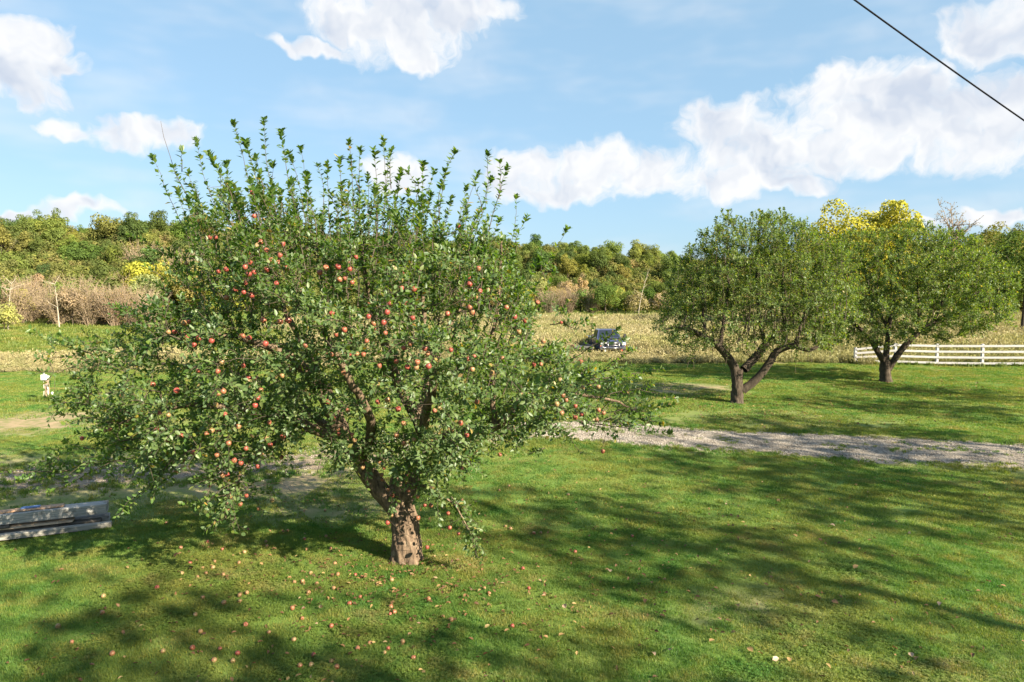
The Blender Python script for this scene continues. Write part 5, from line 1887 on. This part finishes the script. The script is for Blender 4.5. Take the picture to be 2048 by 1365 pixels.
ws = quad_on(cab0[0], cab0[1], cab1[1], cab1[0], 0.10, 0.012, 'windscreen', M['carglass'], truck)
for s in (-1, 1):
    q = (cab0[1], cab0[2], cab1[2], cab1[1]) if s > 0 else (cab0[3], cab0[0], cab1[0], cab1[3])
    quad_on(*q, 0.2, 0.012, 'side_window', M['carglass'], truck)
    lampo = MB().box((s * .80 - .16, -.035, .80), (s * .80 + .16, .03, 1.02), .02).build('headlight', M['lamp'], truck)
    MB().box((s * .93 - .05, -.045, .74), (s * .93 + .05, -.01, .795), .008).build('indicator', M['amber'], lampo)
    arm = MB().tube([(s * .93, 1.62, 1.30), (s * 1.12, 1.58, 1.33), (s * 1.20, 1.55, 1.36)], .022, 6).build('mirror_arm', M['black'], truck)
    MB().box((s * 1.24 - .10, 1.50, 1.27), (s * 1.24 + .10, 1.60, 1.56), .03).build('mirror', M['black'], arm)
    MB().tube([(s * .62, -.16, .42), (s * .62, -.10, .42)], .085, 14).build('fog_lamp', M['redlamp'] if s > 0 else M['lamp'], truck)
gr_ = MB().box((-.56, -.03, .74), (.56, .02, 1.06), .02).build('grille', M['black'], truck)
MB().box((-.60, -.05, 1.03), (.60, .0, 1.09), .015).build('grille_trim', M['chrome'], gr_)
MB().box((-.05, -.06, .74), (.05, .0, 1.05), .012).build('grille_trim', M['chrome'], gr_)
MB().box((-.56, -.055, .87), (.56, -.002, .93), .012).build('grille_trim', M['chrome'], gr_)
MB().box((-1.0, -.14, .48), (1.0, .06, .70), .04).build('bumper', M['chrome'], truck)
gg = MB()
for s in (-1, 1):
    gg.tube([(s * .42, -.20, .38), (s * .42, -.24, .75), (s * .40, -.20, 1.06)], .035, 8)
    gg.tube([(s * .42, -.22, .62), (s * .72, -.22, .66), (s * .86, -.20, .80), (s * .80, -.18, .98), (s * .42, -.21, 1.0)], .025, 8)
for z_ in (.62, .82, 1.0):
    gg.tube([(-.42, -.23, z_), (.42, -.23, z_)], .028, 8)
gg.build('grille_guard', M['chrome'], truck, smooth_shade=True)
bed = MB().box((-W2, 3.36, .60), (W2, 5.75, 1.22), .04).build('bed', M['navy'], truck)
for sx in (-1, 1):
    for wy in (0.95, 4.55):
        mb = MB()
        prof = [(.20, .0), (.37, .02), (.40, .06), (.40, .20), (.37, .24), (.20, .26)]
        k = 20
        for i in range(k):
            a = 2 * math.pi * i / k
            for rr_, xx in prof:
                mb.v.append((sx * (.74 + xx) - (0 if sx > 0 else 0), wy + math.cos(a) * rr_, .40 + math.sin(a) * rr_))
        for i in range(k):
            for j in range(5):
                mb.f.append((i * 6 + j, i * 6 + j + 1, ((i + 1) % k) * 6 + j + 1, ((i + 1) % k) * 6 + j))
        w_ = empty('wheel', (0, 0, 0))
        w_.parent = truck
        mb.build('tyre', M['tyre'], w_, smooth_shade=True)
        MB().tube([(sx * .80, wy, .40), (sx * .97, wy, .40)], .215, 16).build('rim', M['chrome'], w_)

# low flat trailer left of the truck
M['trailer'] = NT('weathered grey deck').pbr((0.06, 0.065, 0.08), 0.7)
M['rust'] = NT('rusty red steel').pbr((0.22, 0.10, 0.075), 0.8)
x, y = 5.15, 51.0
tl = tag(empty('utility_trailer', (x, y, float(terrain(x, y))), R(8)), 'low grey trailer half hidden in grass left of the truck', 'trailer')
MB().box((-.75, -.8, .50), (.75, 2.2, .60), .02).build('deck', M['trailer'], tl)
MB().box((-.79, -.84, .60), (-.70, 2.2, .84), .015).build('side_rail', M['rust'], tl)
MB().box((.70, -.84, .60), (.79, 2.2, .78), .015).build('side_rail', M['trailer'], tl)
MB().box((-.70, -.86, .60), (.70, -.80, .74), .015).build('front_rail', M['trailer'], tl)
for s in (-1, 1):
    MB().tube([(s * .62 - .07, .8, .30), (s * .62 + .07, .8, .30)], .30, 16).build('wheel', M['tyre'], tl)

# ------------------------------------------------------------------ hydrant post and marker on the left lawn
n = NT('weathered post wood')
p = n.objco()
M['post'] = n.pbr(n.ramp(n.noise(n.scaled(p, (14, 14, 1.5)), 3, 6), [(0.3, (0.17, 0.12, 0.085)), (0.7, (0.40, 0.31, 0.24))]), 0.9, spec=0.15)
M['white'] = NT('white plastic').pbr((0.52, 0.52, 0.51), 0.45, spec=0.4)
M['greymetal'] = NT('grey steel').pbr((0.32, 0.33, 0.35), 0.45, metal=0.6)
x, y = ground_at(88, 802)
z = float(terrain(x, y))
po = tag(empty('meter_post', (x, y, z)), 'short wooden post with white electric box on the left lawn', 'post')
MB().box((-.07, -.06, -.2), (.07, .06, 1.06), .012, 0.004).build('post', M['post'], po)
bx_ = MB().box((-.15, -.19, .86), (.09, -.062, 1.10), .02).build('box', M['white'], po)
MB().box((.092, -.17, .92), (.19, -.06, 1.05), .02).build('outlet', M['white'], bx_)
MB().tube([(-.03, -.12, 1.095), (-.03, -.12, 1.17)], .045, 10).build('cap', M['greymetal'], bx_)
MB().tube([(.075, -.085, .66), (.085, -.085, .4), (.105, -.09, -.05)], .022, 8).build('conduit', M['white'], po)
MB().tube([(-.085, -.085, .86), (-.075, -.085, .5), (-.09, -.09, .25), (-.22, -.12, .0)], .012, 6).build('conduit', M['white'], po)
MB().box((-.04, -.085, .62), (.09, -.062, .67), .004).build('clamp', M['greymetal'], po)
x, y = ground_at(99, 804)
mk_ = MB().tube([(0.03, 0, -.1), (0.02, 0, .0), (0.0, 0, .2), (-.03, 0, .37), (-.035, 0, .385)], [.045, .045, .045, .045, .02], 14)
o = mk_.build('pipe_marker', M['white'], None, (x, y, float(terrain(x, y))), True)
tag(o, 'short white pipe standing right beside the meter post', 'pipe')

# ------------------------------------------------------------------ old boards stacked at the left
def mat_board(name, dark, light, stain):
    n = NT(name)
    p = n.objco()
    g_ = n.noise(n.scaled(p, (0.8, 14, 14)), 4, 7, 0.65)
    c = n.ramp(g_, [(0.3, dark), (0.68, light)])
    c = n.mix(n.range(n.noise(p, 3.5, 5, 0.6), 0.52, 0.68, 0, 0.7), c, stain)
    return n.pbr(c, 0.85, n.bump(g_, 0.7, 0.012), spec=0.25)


M['b_grey'] = mat_board('weathered grey timber', (0.15, 0.155, 0.165), (0.36, 0.365, 0.37), (0.09, 0.085, 0.075))
M['b_pale'] = mat_board('pale weathered board', (0.15, 0.148, 0.14), (0.29, 0.285, 0.27), (0.11, 0.10, 0.08))
M['b_tan'] = mat_board('tan board', (0.26, 0.20, 0.14), (0.45, 0.36, 0.27), (0.16, 0.11, 0.08))
M['b_rust'] = mat_board('rust stained board', (0.26, 0.145, 0.085), (0.42, 0.30, 0.22), (0.33, 0.34, 0.37))
M['b_red'] = mat_board('red painted board', (0.28, 0.035, 0.04), (0.42, 0.07, 0.07), (0.15, 0.05, 0.05))
M['b_dark'] = mat_board('near-black board', (0.035, 0.032, 0.03), (0.10, 0.09, 0.08), (0.02, 0.02, 0.02))  # near-black boards set into the gaps of the stack
M['b_blue'] = mat_board('blue plastic strip', (0.10, 0.17, 0.36), (0.16, 0.25, 0.5), (0.1, 0.12, 0.2))
ex, ey = ground_at(196, 1064)              # right end of the stack on the grass
BA = math.atan2(0.78, 1.75)
gz = float(terrain(ex, ey))


def board(name, x0, x1, y0, y1, z0, z1, mat, lab, dz=0.0, dyaw=0.0, bev=0.012):
    o = MB().box((x0, y0, 0), (x1, y1, z1 - z0), bev, 0.006).build(name, mat)
    c_, s_ = math.cos(BA), math.sin(BA)
    o.location = (ex, ey, gz + z0)
    o.rotation_euler = (0, dz, BA + dyaw)
    return tag(o, lab, 'board', 'old boards stacked on the lawn')


board('timber_beam', -4.2, 0.10, -.16, .0, 0.0, .10, M['b_pale'], 'pale low board on the grass in front of the stack')
board('timber_beam', -4.2, -.10, .05, .22, 0.0, .12, M['b_dark'], 'dark timber at the bottom of the stack')
board('timber_beam', -4.2, 0.02, .235, .46, 0.0, .13, M['b_grey'], 'grey bottom timber at the back of the stack')
board('plank', -4.2, -.55, .03, .30, .135, .165, M['b_tan'], 'tan plank poking out under the grey beam')
board('plank', -4.2, -1.55, .01, .20, .168, .20, M['b_dark'], 'thin dark plank under the beam at the picture edge')
board('timber_beam', -4.2, 0.0, .12, .42, .205, .40, M['b_grey'], 'thick grey weathered beam on top of the stack')
board('plank', -4.2, -.72, .22, .41, .405, .43, M['b_rust'], 'thin rust-stained board lying on the grey beam', dyaw=R(.8))
board('plastic_strip', -1.42, -1.12, .26, .38, .436, .452, M['b_blue'], 'short blue strip on the rust-stained board', bev=.004)
board('plank', -4.2, -1.86, .20, .38, .455, .52, M['b_red'], 'red painted board at the left end of the stack')

# ------------------------------------------------------------------ overhead wire
M['wire'] = NT('black cable').pbr((0.006, 0.006, 0.010), 0.8, spec=0.1)
A = at(1655, -3, 7.2)
B = at(2048, 262, 8.2)
dirw = B - A
pts = []
for t in np.linspace(-3.5, 3.2, 60):
    q = A + dirw * t
    q[2] += 0.012 * (t * (t - 1)) * np.linalg.norm(dirw)
    pts.append(q)
wire = MB().tube(pts, .0088, 8).build('service_wire', M['wire'], smooth_shade=True)
tag(wire, 'black overhead service wire crossing the upper right sky', 'wire')
# ------------------------------------------------------------------ apples
def apple_mesh(seed):
    r = np.random.default_rng(seed)
    prof = [(0.0, 0.72), (0.10, 0.74), (0.25, 0.86), (0.50, 0.98), (0.78, 0.93), (0.97, 0.62), (1.0, 0.25), (0.94, -0.15), (0.80, -0.52), (0.58, -0.80), (0.34, -0.90), (0.15, -0.86), (0.0, -0.80)]
    k = 16
    v, f = [], []
    lob = r.uniform(0, 6.28)
    sq = r.uniform(.9, 1.05)
    for i, (rr, z) in enumerate(prof):
        if rr == 0:
            v.append((0, 0, z))
            continue
        for j in range(k):
            a = 2 * math.pi * j / k
            q = rr * (1 + 0.035 * math.cos(5 * a + lob) * (1 if z < 0 else .4) + 0.03 * math.cos(2 * a))
            v.append((q * math.cos(a) * 1.04, q * math.sin(a), z * sq))
    top, bot = 0, len(v) - 1
    ring = lambda i: 1 + (i - 1) * k
    for j in range(k):
        jn = (j + 1) % k
        f.append((top, ring(1) + j, ring(1) + jn))
        for i in range(1, len(prof) - 2):
            f.append((ring(i) + j, ring(i + 1) + j, ring(i + 1) + jn, ring(i) + jn))
        f.append((ring(len(prof) - 2) + j, bot, ring(len(prof) - 2) + jn))
    nb = len(v)
    st, sf = tube_arrays(np.array([(0, 0, .70), (.03, .02, 1.0), (.09, .05, 1.28)]), np.array([.045, .04, .055]), 5)
    v += [tuple(q) for q in st]
    f += [tuple(int(x) + nb for x in q) for q in sf]
    return mesh_from('apple', v, f, M['apple'], smooth_shade=True)


n = NT('apple skin')
oi = n.n('ShaderNodeObjectInfo')
p = n.objco()
base = n.ramp(n.noise(p, 1.3, 3), [(0.35, (0.20, 0.17, 0.07)), (0.65, (0.24, 0.14, 0.075))])
pr = n.n('ShaderNodeVectorMath', {0: p, 1: oi.outputs['Location']}, operation='ADD').outputs[0]
blush = n.noise(pr, 0.7, 2)
stre = n.noise(n.scaled(pr, (5, 5, .7)), 2.2, 4)
sep_ = n.n('ShaderNodeSeparateColor', {'Color': oi.outputs['Color']})
lev = n.math('ADD', n.math('ADD', n.math('MULTIPLY', blush, 0.8), n.math('MULTIPLY', stre, 0.45)), n.math('SUBTRACT', sep_.outputs[0], 1.05))
red = n.mix(stre, (0.185, 0.024, 0.028), (0.25, 0.072, 0.050))
c = n.mix(n.range(lev, -0.12, 0.40, 0, 1), base, red)
c = n.mix(n.range(n.noise(p, 14, 2), 0.66, 0.74, 0, .5), c, (0.5, 0.38, 0.2))
c = n.mix(sep_.outputs[2], c, (0.20, 0.095, 0.045))
nd = n.n('ShaderNodeBsdfPrincipled', {'Base Color': c, 'Roughness': 0.38, 'Specular IOR Level': 0.4, 'Subsurface Weight': 0.0})
M['apple'] = n.done(nd.outputs[0])
apples = [apple_mesh(i) for i in range(5)]


def put_apple(name, p, rad, redness, brown, rot, k):
    o = bpy.data.objects.new(name, apples[k])
    COL.objects.link(o)
    o.location = p
    o.scale = (rad,) * 3
    o.rotation_euler = rot
    o.color = (redness, 0, brown, 1)
    return o


def colour_word(red):
    return 'deep red' if red > .72 else ('rosy' if red > .5 else ('orange-blushed' if red > .3 else 'yellow-green'))


items = []
rp = np.random.default_rng(44)
for (px, py), P_ in zip(APX, APPLE_P):
    red = float(np.clip(rp.normal(0.66, 0.18) + 0.12 * (py < 720) - 0.12 * (px > 900) * (py > 600), 0.05, 0.98))
    o = put_apple('apple', P_ - np.array([0, 0, 0.03]), rp.uniform(.028, .037), red, 0.0, (rp.normal(0, .35), rp.normal(0, .35), rp.uniform(0, 6.28)), int(rp.integers(0, 5)))
    if py > 905 and 680 < px < 1000:
        z_ = 'hanging against the front tree trunk'
    elif px > 1060 and py > 700:
        z_ = 'on the right outstretched bough of the front tree'
    elif px < 330:
        z_ = 'at the far left tip of the front tree'
    elif py > 880:
        z_ = 'on the drooping left boughs of the front tree'
    else:
        row = 'top' if py < 500 else ('upper' if py < 600 else ('middle' if py < 720 else ('lower' if py < 800 else 'lowest')))
        sd_ = 'left' if px < 520 else ('centre left' if px < 680 else ('centre' if px < 850 else 'right'))
        z_ = 'in the %s %s of the front crown' % (row, sd_)
    tag(o, None, 'apple', 'apples hanging in the front tree')
    items.append((o, '%s apple %s' % (colour_word(red), z_), px + py * 1e-4))
number_labels(items, '{0}, {1}')

G7 = [(653,121,'y'),(993,143,'p'),(1158,143,'o'),(1228,178,'r'),(823,203,'r'),(710,230,'o'),(884,232,'r'),(1068,195,'y'),(1070,213,'y'),(975,243,'y'),(1338,216,'o'),(1355,281,'o'),(951,291,'y'),(850,288,'y'),(745,297,'r'),(797,317,'y'),(843,316,'y'),(813,338,'o'),(884,343,'o'),(776,355,'y'),(775,368,'y'),(711,342,'y'),(1250,325,'y'),(1365,329,'o'),(1440,328,'r'),(1465,336,'o'),(1592,350,'y'),(1530,367,'y'),(1215,362,'y'),(1183,366,'o'),(1275,370,'o'),(1346,387,'o'),(1240,411,'o'),(1457,422,'r'),(605,403,'r'),(376,439,'y'),(369,509,'o'),(179,563,'o'),(235,632,'o'),(402,686,'p'),(762,518,'y'),(882,466,'y'),(950,456,'y'),(949,432,'y'),(980,420,'o'),(796,443,'y'),(1171,482,'p'),(1411,453,'r'),(1587,466,'o'),(1602,487,'o'),(1583,495,'r'),(1212,523,'p'),(973,558,'r'),(782,591,'o'),(1071,588,'o'),(1334,556,'r'),(1175,619,'y'),(1497,624,'o'),(1635,616,'o'),(1842,520,'o'),(1443,649,'o'),(1573,646,'r'),(1557,668,'y'),(743,663,'r'),(618,677,'y'),(936,684,'r'),(1257,686,'r'),(836,716,'o'),(914,717,'y'),(1197,732,'p'),(1247,730,'y'),(1330,710,'y'),(1354,734,'p'),(1678,689,'p'),(860,664,'r'),(2000,408,'o'),(1981,386,'y'),(1745,430,'o')]
G8 = [(528,542,'r'),(300,607,'r'),(90,680,'r'),(48,917,'r'),(20,507,'y'),(135,533,'o'),(161,530,'y'),(271,379,'y'),(115,762,'r')]
G6 = [(1160,808),(1113,829),(923,886),(1287,1049),(1321,1046),(1143,1015),(1170,1027),(1460,854),(38,1042),(122,1085),(257,1132),(277,1209),(287,1268),(380,1265),(68,1310),(107,1305),(150,1262),(490,1312),(563,1292),(233,1070),(230,935)]
fall = [(x / 2.048, 1000 + y / 2.048, c) for x, y, c in G7] + [(1000 + x / 1.954, 800 + y / 1.954, c) for x, y, c in G8] + [(550 + x / 2.481, 650 + y / 2.481, 'o') for x, y in G6]
FA = []
for q in fall:
    if all((q[0] - w[0]) ** 2 + (q[1] - w[1]) ** 2 > 60 for w in FA):
        FA.append(q)
items = []
for (px, py, c) in FA:
    rad = rp.uniform(.025, .034)
    x, y = ground_at(px, py + 3)
    red = {'y': .28, 'o': .48, 'p': .62, 'r': .85}[c] + rp.normal(0, .05)
    o = put_apple('apple', (x, y, float(terrain(x, y)) + rad * .7 + .006), rad, red, float(rp.choice([.05, .15, .3, .5])), tuple(rp.uniform(0, 6.28, 3)), int(rp.integers(0, 5)))
    row = 'near the bottom picture edge' if py > 1290 else ('on the near lawn' if py > 1210 else ('level with the trunk foot' if py > 1120 else ('just beyond the trunk foot' if py > 1040 else 'far behind the trunk')))
    sd_ = 'left of the trunk' if px < 520 else ('below the left boughs' if px < 740 else ('close to the trunk' if px < 880 else 'right of the trunk'))
    tag(o, None, 'apple', 'fallen apples on the lawn')
    items.append((o, '%s fallen apple %s, %s' % (colour_word(red), row, sd_), px + py * 1e-4))
number_labels(items, '{0}, {1}')

# ------------------------------------------------------------------ fallen leaves
n = NT('fallen leaf')
c = n.ramp(n.attr('tint'), [(0.0, (0.08, 0.045, 0.026)), (0.35, (0.15, 0.085, 0.045)), (0.65, (0.26, 0.15, 0.075)), (0.85, (0.34, 0.25, 0.11)), (1.0, (0.40, 0.29, 0.21))])
M['litter'] = n.leafy(c, n.mix(1.0, c, (1.1, 1, .7), 'MULTIPLY'), 0.25, 0.02)
NL = 2600
rl = np.random.default_rng(55)
ang = rl.uniform(0, 6.28, NL)
rad_ = np.abs(rl.normal(0, 2.6, NL)) + 0.25
lx = -1.6 + np.cos(ang) * rad_ * 1.5
ly = 10.4 + np.sin(ang) * rad_ * 1.0
k = 700
lx[:k] = rl.uniform(-6, 12, k)
ly[:k] = rl.uniform(5.5, 20, k)
k2 = 500
lx[k:k + k2] = 9.4 + rl.normal(0, 3.6, k2)
ly[k:k + k2] = 26.8 + rl.normal(0, 2.4, k2)
k3 = 300
lx[k + k2:k + k2 + k3] = 19 + rl.normal(0, 3.6, k3)
ly[k + k2:k + k2 + k3] = 33.5 + rl.normal(0, 2.4, k3)
ok = (ly > 5.2) & (np.abs(lx) < 0.8 * ly + 1) & (drive_dist(lx, ly) > 1.4)
lx, ly = lx[ok], ly[ok]
a = rl.uniform(0, 6.28, len(lx))
d_ = np.stack([np.cos(a), np.sin(a), rl.normal(0, .3, len(lx))], -1)
n_ = np.stack([rl.normal(0, .45, len(lx)), rl.normal(0, .45, len(lx)), np.ones(len(lx))], -1)
lz = terrain(lx, ly) + rl.uniform(.028, .055, len(lx))
ln_ = rl.uniform(.05, .085, len(lx)) * np.where(ly > 20, 1.5, 1.0)
lit = link('leaf_litter', leaves_mesh('leaf_litter', np.stack([lx, ly, lz], -1), d_, n_, ln_, ln_ * rl.uniform(.4, .65, len(lx)), np.clip(rl.beta(1.3, 1.9, len(lx)), 0, 1), M['litter'], LEAF8 * np.array([1, 1, 2.0]), LEAF8_F))
tag(lit, 'dry brown and yellow leaves strewn under the apple trees', 'leaves', kind='stuff')
# the larger single leaves out on the open lawn
items = []
G8L = [(1965, 762), (1665, 1062), (1690, 1060), (843, 1003), (685, 1043), (1020, 1045), (313, 878), (1415, 705), (1262, 806), (1137, 787), (1330, 830), (950, 838), (1315, 517), (1625, 553), (1530, 342), (1185, 573), (950, 958), (1168, 1085), (640, 888), (1990, 897), (583, 817), (440, 703), (1100, 1080), (235, 975), (610, 1048), (1765, 845), (263, 860), (455, 887), (1102, 407), (905, 430)]
big_leaf = [leaves_mesh('fallen_leaf', np.zeros((1, 3)), np.array([[1.0, 0, 0]]), np.array([[0, 0, 1.0]]), [1.0], [0.75], np.array([v_]), M['litter'], LEAF8 * np.array([1, 1, 1.6]), LEAF8_F) for v_ in (.3, .55, .75, 1.0)]
for (zx, zy) in G8L:
    px, py = 1000 + zx / 1.954, 800 + zy / 1.954
    x, y = ground_at(px, py)
    ci = int(rl.integers(0, 4))
    o = bpy.data.objects.new('fallen_leaf', big_leaf[ci])
    COL.objects.link(o)
    o.location = (x, y, float(terrain(x, y)) + .05)
    o.scale = (rl.uniform(.085, .12),) * 3
    o.rotation_euler = (rl.normal(0, .35), rl.normal(0, .3), rl.uniform(0, 6.28))
    row = 'near the bottom edge' if py > 1290 else ('on the near lawn' if py > 1180 else 'towards the drive')
    cw = ('dark brown', 'tan', 'yellow tan', 'pale pinkish')[ci]
    sd_ = 'right of the apple tree' if px < 1500 else 'in the right part'
    tag(o, None, 'leaf', 'single fallen leaves on the lawn')
    items.append((o, '%s fallen leaf %s, %s' % (cw, row, sd_), px))
number_labels(items, '{0}, {1}')
